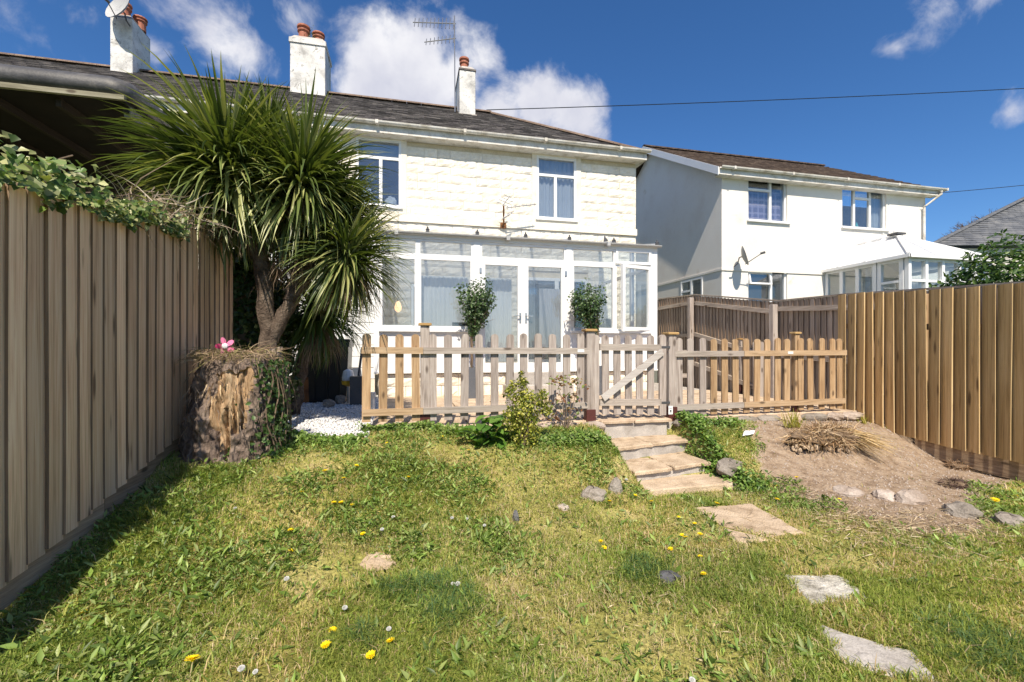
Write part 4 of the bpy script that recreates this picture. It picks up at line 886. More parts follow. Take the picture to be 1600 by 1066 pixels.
# slate-roofed building beyond, right
sb = thing('slate_roof_house', 'low house with grey slate hipped roof behind the laurel at the far right', 'house', (24, 14, 0))
pA = W(1452, 384, t=20); pB = W(1604, 308, t=22); pC = W(1720, 300, t=24); pD = W(1760, 384, t=18)
hipb = Vector((pA.x, pA.y, pA.z)); 
r_ = MB().add([hipb, pB, pC, pD, Vector((pB.x+3, pB.y+7, pA.z)), Vector((pC.x+6, pC.y+7, pA.z))], [(0, 3, 2, 1), (0, 1, 4), (1, 2, 5, 4)]).obj('roof', M['slate2'], sb)
sm = MB(); slates(sm, lambda t: (hipb.lerp(pB, t), pD.lerp(pC, t)), 24, .34, .3); sm.obj('slates', M['slate2'], r_, kind='stuff')
ridge_run(r_, hipb, pB, 14, M['slate2'], .12)
MB().prism([hipb+Vector((.3, .3, -.05)), pD+Vector((-.3, .3, -.05)), Vector((pC.x+5, pC.y+6.5, pA.z-.05)), Vector((pB.x+3, pB.y+6.5, pA.z-.05))], (0, 0, -5)).obj('wall', M['render'], sb)

# left neighbour's open-fronted lean-to
ca = thing('covered_lean_to', 'open-fronted lean-to with dark felt roof and brown timber joists above the left fence', 'lean-to', (-6, 5.5, 0))
z0 = 3.44; e = -2.90
prof = [(5.48, z0+.05), (5.44, z0+.10), (5.45, z0+.18), (5.52, z0+.25), (5.66, z0+.29), (9.2, z0+.42), (9.2, z0+.12), (5.60, z0+.06)]
mb = MB(); vs = []; K = 7
for i, (uu, sh) in enumerate(((-10.5, 0), (e-.16, 0), (e-.05, .03), (e, .10))):
    for (a, b_) in prof: vs.append((uu, a+(sh if a < 6 else 0), b_-(sh*.6 if b_ > z0+.15 else 0)))
n_ = len(prof); mb.add(vs, [(i*n_+j, i*n_+(j+1) % n_, (i+1)*n_+(j+1) % n_, (i+1)*n_+j) for i in range(3) for j in range(n_)]+[tuple(range(n_-1, -1, -1)), tuple(3*n_+j for j in range(n_))]); mb.smooth = True
mb.obj('felt_roof', M['felt'], ca)
MB().box((-10.5, 5.47, z0-.005), (e-.02, 5.51, z0+.045)).obj('fascia_batten', M['fascia'], ca)
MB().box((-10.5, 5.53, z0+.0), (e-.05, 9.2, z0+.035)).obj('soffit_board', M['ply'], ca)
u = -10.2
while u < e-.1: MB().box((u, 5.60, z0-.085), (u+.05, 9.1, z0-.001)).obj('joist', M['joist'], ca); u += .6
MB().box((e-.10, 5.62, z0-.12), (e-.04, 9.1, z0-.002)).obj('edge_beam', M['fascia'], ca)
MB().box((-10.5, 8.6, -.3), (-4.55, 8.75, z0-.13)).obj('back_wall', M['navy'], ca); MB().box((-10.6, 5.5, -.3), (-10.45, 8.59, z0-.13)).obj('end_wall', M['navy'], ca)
MB().box((-4.54, 8.5, -.3), (-3.7, 8.8, z0-.13)).obj('pier', M['greywall'], ca)
# ------------------------------------------------------------------ feather-edge fences
def board_meshes(mat, wd, side, n=6, t0=.030, t1=.010, name='board', edge=None):
    """unit-length upright boards, thick edge at y = 0 (towards the camera); side = +1 faces +x"""
    res = []
    for q in range(n):
        rr = random.Random(q*17+int(wd*1000)); N = 5; vs = []; ph = rr.uniform(0, 6); am = rr.uniform(0, .003)
        for i in range(N+1):
            z = i/N; e = am*math.sin(ph+z*5)
            vs += [(side*.010, e, z), (side*t0, e, z), (side*t1, wd+e*.3, z), (0, wd+e*.3, z)]
        fs = [(3, 2, 1, 0), tuple(N*4+k for k in (0, 1, 2, 3))]
        for i in range(N):
            for k in range(4): a = 4*i+k; b_ = 4*i+(k+1) % 4; fs.append((a, b_, b_+4, a+4))
        me = MB().add(vs, fs).mesh(name, mat); res.append(me)
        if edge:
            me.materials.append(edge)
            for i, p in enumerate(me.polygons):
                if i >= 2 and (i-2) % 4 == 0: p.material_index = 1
    return res
fl = thing('left_fence', 'tall brown feather-edge board fence running along the left side of the lawn', 'fence', (-1.82, 2.5, -.3))
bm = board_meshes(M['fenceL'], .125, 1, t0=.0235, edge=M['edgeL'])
v = -.9
while v < 5.2:
    zt = 1.6+(v-2.5)*.1355+random.uniform(-.008, .008); zb_ = float(np.interp(v, [-1, 2.0, 2.5, 2.82, 3.11, 4.08, 5.2], [-.42, -.33, -.25, -.18, -.107, .13, .24]))
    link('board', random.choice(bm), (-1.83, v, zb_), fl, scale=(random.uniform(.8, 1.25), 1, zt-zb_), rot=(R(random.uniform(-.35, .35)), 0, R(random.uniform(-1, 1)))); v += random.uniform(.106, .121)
gb = [(-.9, -.60), (1.1, -.53), (2.4, -.41), (3.25, -.235), (4.3, .02)]
for (v0, z0_), (v1, z1_) in zip(gb, gb[1:]):
    MB().prism([(-1.865, v0+.003, z0_), (-1.865, v1-.003, z1_), (-1.865, v1-.003, z1_+.175), (-1.865, v0+.003, z0_+.175)], (.028, 0, 0)).obj('gravel_board', M['gravelboard'], fl)
for z_ in (.25, 1.05): MB().prism([(-1.90, -.9, z_-.3), (-1.90, 5.25, z_+.35), (-1.90, 5.25, z_+.42), (-1.90, -.9, z_-.23)], (.05, 0, 0)).obj('rail', M['gravelboard'], fl)
for v in (.2, 2.6, 5.0): MB().box((-2.0, v, -.6), (-1.905, v+.1, 1.5+(v-2.5)*.13)).obj('post', M['fenceL'], fl)

fr_ = thing('right_fence', 'new orange-brown feather-edge board fence on the right above the bare soil', 'fence', (5.8, 4, -.4))
bm = board_meshes(M['fenceR'], .128, -1, t0=.023, t1=.008, edge=M['edgeR'])
v = 4.90; i = 0
while v > .2:
    u = 5.745+(4.95-v)*.105; zt = float(np.interp(v, [0, 3.2, 4.95], [1.30, 1.475, 1.575]))+random.uniform(-.012, .012)
    zb_ = float(np.interp(v, [0, 2.6, 3.1, 3.7, 4.2, 4.95], [-.46, -.35, -.31, -.275, -.22, -.16]))
    link('board', random.choice(bm), (u, v, zb_), fr_, scale=(random.uniform(.8, 1.3), 1, zt-zb_), rot=(R(random.uniform(-.4, .5)), 0, R(-6+random.uniform(-1.5, 1.5)))); v -= random.uniform(.108, .122); i += 1
for (v0, v1, z0_, z1_) in ((4.15, 3.05, -.42, -.52), (3.04, 1.4, -.52, -.60), (1.39, 0, -.60, -.68)):
    MB().prism([(5.79+(4.95-v0)*.105, v0, z0_), (5.79+(4.95-v1)*.105, v1, z1_), (5.79+(4.95-v1)*.105, v1, z1_+.19), (5.79+(4.95-v0)*.105, v0, z0_+.19)], (.03, 0, 0)).obj('gravel_board', M['gravelboard'], fr_)
for z_ in (.2, 1.1): MB().prism([(5.80, 4.95, z_), (6.28, .3, z_-.25), (6.28, .3, z_-.18), (5.80, 4.95, z_+.07)], (.05, 0, 0)).obj('rail', M['gravelboard'], fr_)

fg = thing('boundary_fence', 'old grey board fence with posts and sloping rails behind the patio', 'fence', (6.15, 6, 0))
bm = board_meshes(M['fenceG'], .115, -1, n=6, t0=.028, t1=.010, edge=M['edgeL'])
zt_f = lambda v: float(np.interp(v, [1, 3.32, 5.31, 6.52, 8.85, 10.33], [1.40, 1.513, 1.624, 1.657, 2.036, 2.10]))
v = 1.0
while v < 10.3:
    zb_ = -.5 if v < 4.8 else -.08
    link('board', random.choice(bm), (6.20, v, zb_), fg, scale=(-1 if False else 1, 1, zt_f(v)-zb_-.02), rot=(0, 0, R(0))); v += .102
pts = [1.0, 3.32, 5.31, 6.52, 8.85, 10.33]
for a, b_ in zip(pts, pts[1:]): MB().prism([(6.17, a, zt_f(a)-.015), (6.17, b_, zt_f(b_)-.015), (6.17, b_, zt_f(b_)+.012), (6.17, a, zt_f(a)+.012)], (.075, 0, 0)).obj('capping', M['railG'], fg)
for v in (8.85, 6.52, 4.2): MB().bbox((6.04, v-.05, -.3), (6.14, v+.05, zt_f(v)-.07), .006).obj('post', M['picketB' if v == 4.2 else 'picketG'], fg)
for (v0, z0_, v1, z1_) in ((10.3, 1.85, 8.91, 1.86), (10.3, 1.12, 8.91, 1.14), (8.79, 1.84, 6.58, 1.47), (8.79, 1.15, 6.58, .66), (8.79, .50, 6.58, .03), (6.46, 1.51, 4.26, 1.36), (6.46, .72, 4.26, .6)):
    MB().prism([(6.13, v0, z0_-.04), (6.13, v1, z1_-.04), (6.13, v1, z1_+.04), (6.13, v0, z0_+.04)], (.065, 0, 0)).obj('rail', M['railG'], fg)

# ------------------------------------------------------------------ picket fence
PV = 4.79
def picket_mesh(wd, mat, n=8, name='picket'):
    r = wd/2; poly = [(-r, 0, 0), (r, 0, 0)]+[(r*math.cos(math.pi*k/n), 0, 1-r*.9+r*.9*math.sin(math.pi*k/n)) for k in range(n+1)]
    return MB().prism(poly, (0, .018, 0)).mesh(name, mat)
def picket(px, ytop, ybot, parent, me, wd=None, v=PV, name='picket'):
    u = W(px, 0, v=v).x; zt = W(px, ytop, v=v).z; zb_ = W(px, ybot, v=v).z
    return link(name, me, (u, v, zb_), parent, scale=(1, 1, zt-zb_), rot=(0, R(random.uniform(-.7, .7)), 0))
pg, pb = picket_mesh(.084, M['picketG']), picket_mesh(.084, M['picketB'])
def railp(px0, y0, px1, y1, parent, mat, h=.068, v=PV-.032, d=.030, name='rail'):
    a = W(px0, y0, v=PV); b_ = W(px1, y1, v=PV)
    return MB().prism([(a.x, v, a.z-h/2), (b_.x, v, b_.z-h/2), (b_.x, v, b_.z+h/2), (a.x, v, a.z+h/2)], (0, d, 0)).obj(name, mat, parent)
def postp(px, ycap, parent, wd=.095, v=PV+.05, mat='picketG', z0=-.02, sleeve=True):
    u = W(px, 0, v=v).x; zt = W(px, ycap+4, v=v).z
    p = MB().bbox((u-wd/2, v-wd/2, z0+(.14 if sleeve else 0)), (u+wd/2, v+wd/2, zt), .006).obj('post', M[mat], parent)
    MB().bbox((u-wd*.72, v-wd*.72, zt+.001), (u+wd*.72, v+wd*.72, zt+.026), .006).obj('post_cap', M['capwood'], p)
    if sleeve: MB().bbox((u-wd*.56, v-wd*.56, z0), (u+wd*.56, v+wd*.56, z0+.16), .004).obj('post_sleeve', M['maroon'], p)
    return p
f1 = thing('picket_fence', 'weathered picket fence left of the gate, tan at its left end and grey further on', 'fence', (.8, PV, 0))
L1 = [572, 598, 624, 650, 676, 700.6, 725.5, 750, 773, 796.5, 819, 842, 864, 886, 907]
for i, px in enumerate(L1): picket(px, 522+random.uniform(-1, 1), 660-(px-572)*.027, f1, pb if i < 4 else pg)
railp(565, 547.5, 661, 548, f1, M['prailB']); railp(661.5, 548, 919, 548.5, f1, M['prailG']); railp(567, 645, 661, 642, f1, M['prailB']); railp(661.5, 642, 917, 633, f1, M['prailG'])
postp(664, 505, f1, sleeve=True); postp(921, 514, f1, v=PV+.02, wd=.10)
a = W(906, 548, v=PV); MB().box((a.x-.04, PV-.0345, a.z-.018), (a.x+.04, PV-.0325, a.z+.016)).obj('paper_label', M['whitep'], f1)
ga = thing('garden_gate', 'low grey picket gate with pale diagonal brace at the top of the steps', 'gate', (2.5, PV, 0))
for px in (947, 965, 983, 1000, 1017): picket(px, 524, 648, ga, pg)
st = picket_mesh(.085, M['picketG'], name='stile')
for px in (931, 1036):
    s = picket(px, 523, 649, ga, st, v=PV-.032, name='stile'); s.scale = (1, 1.6, s.scale[2]); s.rotation_euler = (0, 0, 0)
railp(936, 542.5, 1031, 543.5, ga, M['prailG'], .075); railp(936, 628.5, 1031, 628.5, ga, M['prailG'], .075)
a = W(939, 622, v=PV); b_ = W(1031, 550, v=PV)
MB().bar((a.x, PV-.05, a.z), (b_.x, PV-.05, b_.z), .024, .075, (0, 0, 1)).obj('brace', M['brace'], ga)
for y_ in (542.5, 628.5):
    a = W(1042, y_, v=PV); MB().box((a.x-.09, PV-.0375, a.z-.012), (a.x+.02, PV-.0335, a.z+.012)).obj('hinge', M['dgrey'], ga)
f2 = thing('picket_fence', 'picket fence right of the gate turning from grey to fresh tan, above the dug soil', 'fence', (4.2, PV, 0))
L2 = [1062, 1080, 1099, 1116, 1133, 1150, 1167, 1183, 1199, 1215.5, 1230, 1252, 1267, 1284.5, 1301.5, 1312.5]
for i, px in enumerate(L2): picket(px, 529+random.uniform(-1, 1), 650-(px-1062)*.046, f2, pg if i < 3 else pb)
railp(1053, 553, 1160, 552.5, f2, M['prailG']); railp(1160.5, 552.5, 1320, 551, f2, M['prailB']); railp(1053, 637, 1160, 632.5, f2, M['prailG']); railp(1160.5, 632.5, 1318, 626, f2, M['prailB'])
postp(1048, 519, f2, v=PV+.02, wd=.10); postp(1243, 518, f2, wd=.07, mat='picketB')
a = W(1232, 551, v=PV); MB().box((a.x-.04, PV-.0345, a.z-.018), (a.x+.04, PV-.0325, a.z+.014)).obj('paper_label', M['whitep'], f2)
a = W(1048, 641, v=PV-.04); lab = MB().box((a.x-.028, PV-.039, a.z-.05), (a.x+.028, PV-.0365, a.z+.05)).obj('paper_label', M['whitep'], f2)
MB().box((a.x-.012, PV-.041, a.z-.02), (a.x+.010, PV-.0395, a.z+.002)).box((a.x-.018, PV-.041, a.z+.018), (a.x+.018, PV-.0395, a.z+.022)).box((a.x-.018, PV-.041, a.z-.034), (a.x+.014, PV-.0395, a.z-.030)).obj('label_print', M['dgrey'], f2)
f3 = thing('picket_gate', 'small grey picket gate standing behind the tan pickets near the boundary fence', 'gate', (5.4, 6.6, 0))
for px in (1181, 1190, 1200, 1209): picket(px, 534, 622, f3, pg, v=6.6)
railp(1176, 552, 1214, 552, f3, M['prailG']).location.y += 1.81; railp(1176, 600, 1214, 600, f3, M['prailG']).location.y += 1.81
postp(1158, 527, f3, v=7.4, wd=.09)

# edging stones under the right-hand pickets, garden steps
ed = thing('edging_stones', 'row of rough flat stones along the patio edge under the right picket fence', 'stone edging', (4, 4.72, -.1))
u = 3.0
while u < 5.45:
    L = random.uniform(.22, .42); zt = float(gz(u, 4.6))
    MB().blob((u+L/2, 4.70, -.045), (L/2, .085, .055), int(u*100), .12, 10, 6).obj('stone', random.choice((M['rocks'], M['rock'], M['slab'])), ed); u += L*.97
u = 1.25
while u < 2.05:
    L = .3; MB().blob((u+L/2, 4.70, -.035), (L/2, .08, .05), int(u*100), .12).obj('stone', M['rocks'], ed); u += L
stp = thing('garden_steps', 'three worn stone garden steps leading up to the little gate', 'steps', (2.5, 4.2, -.4))
def slabp(poly, z, th, mat, parent, name='tread', e=.0, seed=1, wob=.012):
    """irregular flagstone from corner points: subdivided outline, uneven edge, slightly rounded"""
    rr = random.Random(seed); pts = []
    for i in range(len(poly)):
        p = Vector(poly[i][:2]); q = Vector(poly[(i+1) % len(poly)][:2]); n = max(2, int((q-p).length/.07)); nr = Vector((q.y-p.y, p.x-q.x)).normalized()
        for k in range(n): pts.append(p.lerp(q, k/n)+nr*rr.uniform(-wob, wob))
    c = sum(pts, Vector((0, 0)))/len(pts); n = len(pts); vs = []; zf = z if callable(z) else (lambda x_, y_: z)
    for p in pts: vs.append((p.x, p.y, zf(p.x, p.y)-th))
    for p in pts: vs.append((p.x, p.y, zf(p.x, p.y)-.010+rr.uniform(-.003, .003)))
    for p in pts: q = p+(c-p).normalized()*.014; vs.append((q.x, q.y, zf(q.x, q.y)+rr.uniform(-.002, .002)))
    for f_ in (.6, .3):
        for p in pts: q = c+(p-c)*f_; vs.append((q.x, q.y, zf(q.x, q.y)+rr.uniform(-.003, .004)))
    vs.append((c.x, c.y, zf(c.x, c.y))); fs = []
    for k in range(4):
        for i in range(n): j = (i+1) % n; fs.append((k*n+i, k*n+j, (k+1)*n+j, (k+1)*n+i))
    for i in range(n): fs.append((4*n+i, 4*n+(i+1) % n, 5*n))
    fs.append(tuple(range(n-1, -1, -1)))
    return MB().add(vs, fs).obj(name, mat, parent)
slabp([(2.10, 4.69), (2.50, 4.69), (2.50, 5.0), (2.10, 5.0)], .015, .035, M['sand'], stp, seed=1, wob=.006); slabp([(2.51, 4.69), (2.98, 4.69), (2.98, 5.0), (2.51, 5.0)], .012, .035, M['sand'], stp, seed=2, wob=.006)
MB().bbox((2.14, 4.72, -.5), (2.94, 4.95, -.026), .01).obj('riser', M['conc'], stp)
slabp([(2.02, 4.22), (2.52, 4.33), (2.50, 4.73), (2.03, 4.73)], -.185, .034, M['slab'], stp, seed=3); slabp([(2.53, 4.33), (3.10, 4.45), (3.05, 4.73), (2.51, 4.73)], -.180, .034, M['slab'], stp, seed=4)
MB().prism([(2.06, 4.25, -.6), (3.05, 4.47, -.6), (3.0, 4.71, -.6), (2.06, 4.71, -.6)], (0, 0, .378)).obj('riser', M['conc'], stp)
slabp([(2.05, 3.84), (2.50, 3.91), (2.47, 4.36), (2.05, 4.26)], -.325, .034, M['slab'], stp, seed=5); slabp([(2.51, 3.91), (2.98, 3.99), (2.95, 4.47), (2.48, 4.37)], -.318, .034, M['slab'], stp, seed=6)
MB().prism([(2.09, 3.87, -.7), (2.92, 4.01, -.7), (2.9, 4.44, -.7), (2.09, 4.26, -.7)], (0, 0, .338)).obj('riser', M['conc'], stp)
slabp([(2.0, 3.60), (2.98, 3.62), (2.95, 4.02), (2.05, 3.90)], -.425, .06, M['slab'], stp, seed=7)

def stone_px(poly, label, mat, seed, lift=.012):
    P = [hit(*p) for p in poly]; c = sum((Vector(p) for p in P), Vector())/len(P)
    A = np.array([[p.x, p.y, 1] for p in P]); zz_ = np.array([p.z for p in P]); co = np.linalg.lstsq(A, zz_, rcond=None)[0]
    o = slabp(list(reversed([(p.x, p.y) for p in P])) if False else [(p.x, p.y) for p in P], lambda a, b_: float(co[0]*a+co[1]*b_+co[2]+lift), .06, mat, None, 'stepping_stone', seed=seed, wob=.012)
    return tag(o, label, 'stepping stone', 'stepping stones in the lawn'), [(p.x, p.y) for p in P]
STP = []
for poly, lb, mt, sd__ in (([(1081, 795), (1175, 789), (1257, 835), (1203, 841), (1130, 823)], 'large flat tan stepping stone in the lawn just below the steps', 'slab', 11),
                        ([(1129, 827), (1205, 845), (1152, 850)], 'small broken triangular piece beside the largest tan stepping stone', 'slab', 12),
                        ([(1217, 900), (1315, 902), (1359, 937), (1267, 946)], 'pale flaky stepping stone, the middle one in the lawn', 'slabw', 13),
                        ([(1280, 981), (1425, 1022), (1475, 1075), (1364, 1053), (1307, 1033)], 'grey stepping stone nearest the bottom edge of the photo', 'conc', 14)):
    o, pp = stone_px(poly, lb, M[mt], sd__); STP.append(pp)

# rocks
def rock(px, py, wpx, hpx, mat, label, sink=.35, grp=None, seed=0, asp=.8):
    p = hit(px, py); t = (p-Vector((0, 0, EYE))).length*.90; r = wpx/2/F*t*.92; h = hpx/F*t*.8; sink += (.24 if mat == 'rocks' else .12)
    o = MB().blob((p.x, p.y+r*.3, p.z+h*(.5-sink)), (r, r*asp, h*.62), seed or int(px), .16, 11, 8).obj('rock', M[mat])
    return tag(o, label, 'rock', grp)
rock(590, 884, 66, 22, 'slab', 'flat tan stone sunk in the middle of the lawn', .5)
rock(929, 781, 46, 34, 'rock', 'rounded grey rock on the grass left of the lowest step'); rock(963, 770, 24, 34, 'rock', 'upright grey rock close beside the lowest step', .2)
rock(806, 816, 12, 30, 'rockd', 'narrow dark upright stone in the grass at mid lawn', .25); rock(880, 796, 26, 14, 'rocks', 'small pinkish stone just left of the rounded grey rock')
rock(1048, 908, 40, 18, 'rockd', 'dark slate lump lying in the lawn left of the middle stepping stone', .3)
rock(1144, 739, 44, 26, 'rock', 'pointed grey rock among weeds right of the steps', .2); rock(1332, 772, 46, 20, 'rocks', 'leftmost pale stone half buried in the soil bank', .4)
rock(1386, 778, 34, 22, 'rocks', 'middle pale stone half buried in the soil bank', .4); rock(1432, 784, 46, 34, 'rocks', 'largest pale stone half buried in the soil bank', .4)
rock(1512, 806, 44, 22, 'rock', 'grey rock at the lower right edge of the soil', .3); rock(1588, 820, 40, 20, 'rock', 'flat grey rock at the right edge of the photo', .4)
tag(MB().blob((W(512, 634, z=.03).x, W(512, 636, z=.0).y, .05), (.085, .07, .06), 5, .2).obj('rock', M['rock']), 'left of two grey rocks on the white gravel', 'rock')
tag(MB().blob((W(531, 629, z=.03).x, W(531, 631, z=.0).y, .055), (.085, .08, .07), 8, .2).obj('rock', M['rock']), 'right of two grey rocks on the white gravel', 'rock')

# ------------------------------------------------------------------ grass, weeds, litter
def inframe(u, v, z, m=40):
    X = u*CA-v*SA; Z = u*SA+v*CA; Zs = np.maximum(Z, .05); px = CX+F*X/Zs; py = HY-F*(z-EYE)/Zs
    return (Z > .3) & (px > -m) & (px < 1600+m) & (py < 1066+m*1.5), np.hypot(X, Z)
def inpoly(poly, u, v, grow=.0):
    c = np.mean(poly, 0); P = [(c[0]+(p[0]-c[0])*(1+grow), c[1]+(p[1]-c[1])*(1+grow)) for p in poly]; ins = np.zeros(u.shape, bool)
    for i in range(len(P)):
        (x0, y0), (x1, y1) = P[i], P[(i+1) % len(P)]; ins ^= ((y0 > v) != (y1 > v)) & (u < (x1-x0)*(v-y0)/(y1-y0+1e-12)+x0)
    return ins
STEPP = [(2.0, 3.58), (2.93, 3.60), (2.95, 4.0), (3.03, 4.42), (2.93, 4.75), (2.06, 4.8)]
def clear(u, v):
    b_ = np.zeros(u.shape, bool); q1 = (vnoise(u, v, 18, 2)-.5)*.09; q2 = (vnoise(u+7, v+3, 18, 2)-.5)*.09
    for pp in STP: b_ |= inpoly(pp, u+q1, v+q2, -.07)
    b_ |= inpoly(STEPP, u, v); b_ |= (u < -.4) & (v > 4.5+.05*np.sin(u*9)); b_ |= np.hypot(u+1.44, v-4.17) < .40
    return ~b_
# patches: px, py, radius m, kind, strength
PT = [(690, 940, .24, 't'), (650, 925, .18, 't'), (1000, 890, .20, 't'), (560, 1000, .10, 't'), (1200, 880, .25, 'g'), (1420, 950, .35, 'g'), (250, 800, .25, 'g'), (330, 740, .25, 'g'), (60, 1040, .3, 'g'), (1540, 1020, .25, 't'), (1230, 950, .2, 'g')]
PC = [(hit(a, b_), r, k) for a, b_, r, k in PT]
WP = [(150, 900, .45), (90, 1000, .4), (250, 790, .35), (330, 740, .3), (200, 1030, .3), (450, 700, .35), (540, 705, .25), (480, 760, .3), (620, 690, .3), (700, 680, .35), (830, 690, .4), (900, 690, .3), (930, 730, .25), (600, 740, .4), (720, 760, .3), (340, 900, .25), (780, 860, .3),
      (1090, 700, .28), (1110, 740, .25), (1130, 760, .22), (1170, 765, .22), (1240, 765, .25), (1075, 672, .3), (1095, 715, .25), (1062, 655, .2), (1150, 670, .25), (1300, 790, .2), (1560, 800, .35), (1590, 780, .3), (1520, 760, .2), (1240, 790, .25), (990, 770, .15), (560, 815, .25), (430, 870, .25), (950, 700, .2), (640, 860, .15), (1180, 700, .15)]
WC = [(hit(a, b_), r) for a, b_, r in WP]
def weedf(u, v):
    f = np.zeros(u.shape)
    for p, r in WC: f = np.maximum(f, 1-np.hypot(u-p.x, v-p.y)/(r*1.25))
    f = f+(vnoise(u, v, 2.6, 3)-.5)*.9
    return f
def sample(n, pw=1.1, vmax=4.72):
    u = rng.uniform(-1.84, 6.1, n); v = rng.uniform(-.3, vmax, n); z = gz(u, v); ok, d = inframe(u, v, z); ok |= inframe(u, v, z, 650)[0] & (rng.random(n) < .4)
    pr = np.minimum(1, (1.9/np.maximum(d, 1.2))**pw); ok &= rng.random(n) < pr; ok &= clear(u, v); return u[ok], v[ok], z[ok], d[ok]
u, v, z, d = sample(1500000, 1.25)
so_ = soild(u, v); tall = np.zeros(u.shape); tgr = np.zeros(u.shape)
for p, r, k in PC:
    q = np.clip(1.0-np.hypot(u-p.x, v-p.y)/r+(vnoise(u, v, 7, 3)-.5)*2.2, 0, 1); tall = np.maximum(tall, q*(.8 if k == 't' else .6)); 
    if k == 't': tgr = np.maximum(tgr, q)
lush = vnoise(u+3, v+5, 1.3, 4); bare = vnoise(u-4, v+2, 3.1, 4)
keep = (so_ < .0-rng.random(len(u))*.06) | (rng.random(len(u)) < .004)
keep &= rng.random(len(u)) < np.clip(.60+tall+(lush-.45)*1.8-np.clip((bare-.55)*7, 0, 1)*.75, .10, 1)
u, v, z, d, tall, tgr, lush, bare = [q[keep] for q in (u, v, z, d, tall, tgr, lush, bare)]; n = len(u); print('blades', n)
h = rng.uniform(.010, .028, n)*(1+lush*.9)+tall*rng.uniform(.01, .055, n)+(rng.random(n) < .02)*.04
h *= 1+np.clip((-1.2-u)/.3, 0, 1)*.5*(u > -1.66)
wd = rng.uniform(.0016, .0032, n)*(1+d*.22)
an = rng.uniform(0, 6.283, n); lean = rng.uniform(.2, 1.5, n); dx, dy = np.cos(an), np.sin(an)
px_, py_ = -dy, dx; jit = rng.uniform(-1, 1, n)
b0 = np.stack([u-px_*wd/2, v-py_*wd/2, z-.004], 1); b1 = np.stack([u+px_*wd/2, v+py_*wd/2, z-.004], 1)
mxy = h*lean*.35; m0 = np.stack([u+dx*mxy-px_*wd*.4, v+dy*mxy-py_*wd*.4, z+h*.6], 1); m1 = np.stack([u+dx*mxy+px_*wd*.4, v+dy*mxy+py_*wd*.4, z+h*.6], 1)
tip = np.stack([u+dx*h*lean, v+dy*h*lean, z+h*np.clip(1-.25*lean, .55, 1)], 1)
V = np.stack([b0, b1, m1, m0, tip], 1).reshape(-1, 3); i_ = np.arange(n)*5
dryp = np.clip(.56-(lush-.5)*1.9+(bare-.5)*1.2-tall, .08, .88)
isdry = rng.random(n) < dryp
cg = mixcol([(.22, .30, .05), (.28, .36, .07), (.34, .39, .09), (.18, .25, .05)], n, .2); cd = mixcol([(.46, .43, .16), (.52, .43, .22), (.41, .41, .13), (.56, .46, .28)], n, .15)
ct = mixcol([(.09, .18, .055), (.12, .22, .07), (.11, .19, .075)], n, .15)
C = np.where(isdry[:, None], cd, cg); C = np.where((rng.random(n) < tgr*.6)[:, None], ct, C)
C = C*[1.0, 0.97, 1.08]*(.80+.42*vnoise(u+2, v-3, 2.3, 3))[:, None]*np.where((vnoise(u-8, v, 1.1, 3) > .5)[:, None], [1.06, 1.0, .95], [1, 1, 1])
npmesh('grass', V, [np.stack([i_, i_+1, i_+2, i_+3], 1), np.stack([i_+3, i_+2, i_+4], 1)], M['grass'], colr=np.repeat(C, 5, 0), kind='stuff', label='patchy short green and straw coloured grass of the lawn')
# broad-leaved weeds
u, v, z, d = sample(460000, .8, 4.76); f = weedf(u, v); so_ = soild(u, v)
keep = (rng.random(len(u)) < np.clip(f*1.5, .085, .95)) & (so_ < .06+(f > .5)*.12); u, v, z, d, f = [q[keep] for q in (u, v, z, d, f)]; n = len(u); print('weeds', n)
ff = np.clip(f, 0, 1); an = rng.uniform(0, 6.283, n); el = rng.uniform(.0, 1.0, n)
D = np.stack([np.cos(an)*np.cos(el), np.sin(an)*np.cos(el), np.sin(el)], 1); long_ = rng.random(n) < .45
L = np.where(long_, .02+.06*rng.random(n)**1.6, rng.uniform(.010, .022, n)); Wd = np.where(long_, L*rng.uniform(.18, .35, n), L*rng.uniform(.6, 1.0, n))
P = np.stack([u, v, z+rng.uniform(0, .05, n)*ff*(1+.8*(v > 4.2))+.004], 1)
C = mixcol([(.14, .22, .04), (.20, .30, .06), (.27, .37, .09), (.10, .16, .035), (.32, .38, .13)], n, .22)
Nn = np.tile([0, 0, 1.0], (n, 1))+rng.normal(0, .45, (n, 3)); V, Fc, CC = leaves(P, D, L, Wd, C, .2, N=np.cross(D, Nn)+1e-3 if False else Nn)
npmesh('ground_cover', V, [Fc], M['leaf'], colr=CC, kind='stuff', label='low broad-leaved weeds growing through the lawn')
# straw, twigs and chips
def litter(name, label, pts, n, L0, L1, pal, wid=.003, lift=.01, cfac=1.0, up=.25):
    U = []; 
    for (a, b_, r, w_) in pts:
        p = hit(a, b_); k = int(n*w_); U.append(np.stack([rng.normal(p.x, r*.5, k), rng.normal(p.y, r*.35, k)], 1))
    U = np.concatenate(U); n = len(U); zz_ = gz(U[:, 0], np.minimum(U[:, 1], 4.7)); an = rng.uniform(0, 6.283, n); el = rng.normal(0, up, n); L = rng.uniform(L0, L1, n)**1
    D = np.stack([np.cos(an)*np.cos(el), np.sin(an)*np.cos(el), np.sin(el)], 1); P = np.stack([U[:, 0], U[:, 1], zz_+lift+rng.uniform(0, .012, n)], 1)
    V, Fc, CC = leaves(P-D*L[:, None]*.5, D, L, np.full(n, wid)*rng.uniform(.7, 1.8, n), mixcol(pal, n, .15), .3)
    npmesh(name, V, [Fc], M['dry'], colr=CC, kind='stuff', label=label)
straw = [(.50, .40, .26), (.58, .48, .34), (.40, .30, .18), (.30, .22, .14)]
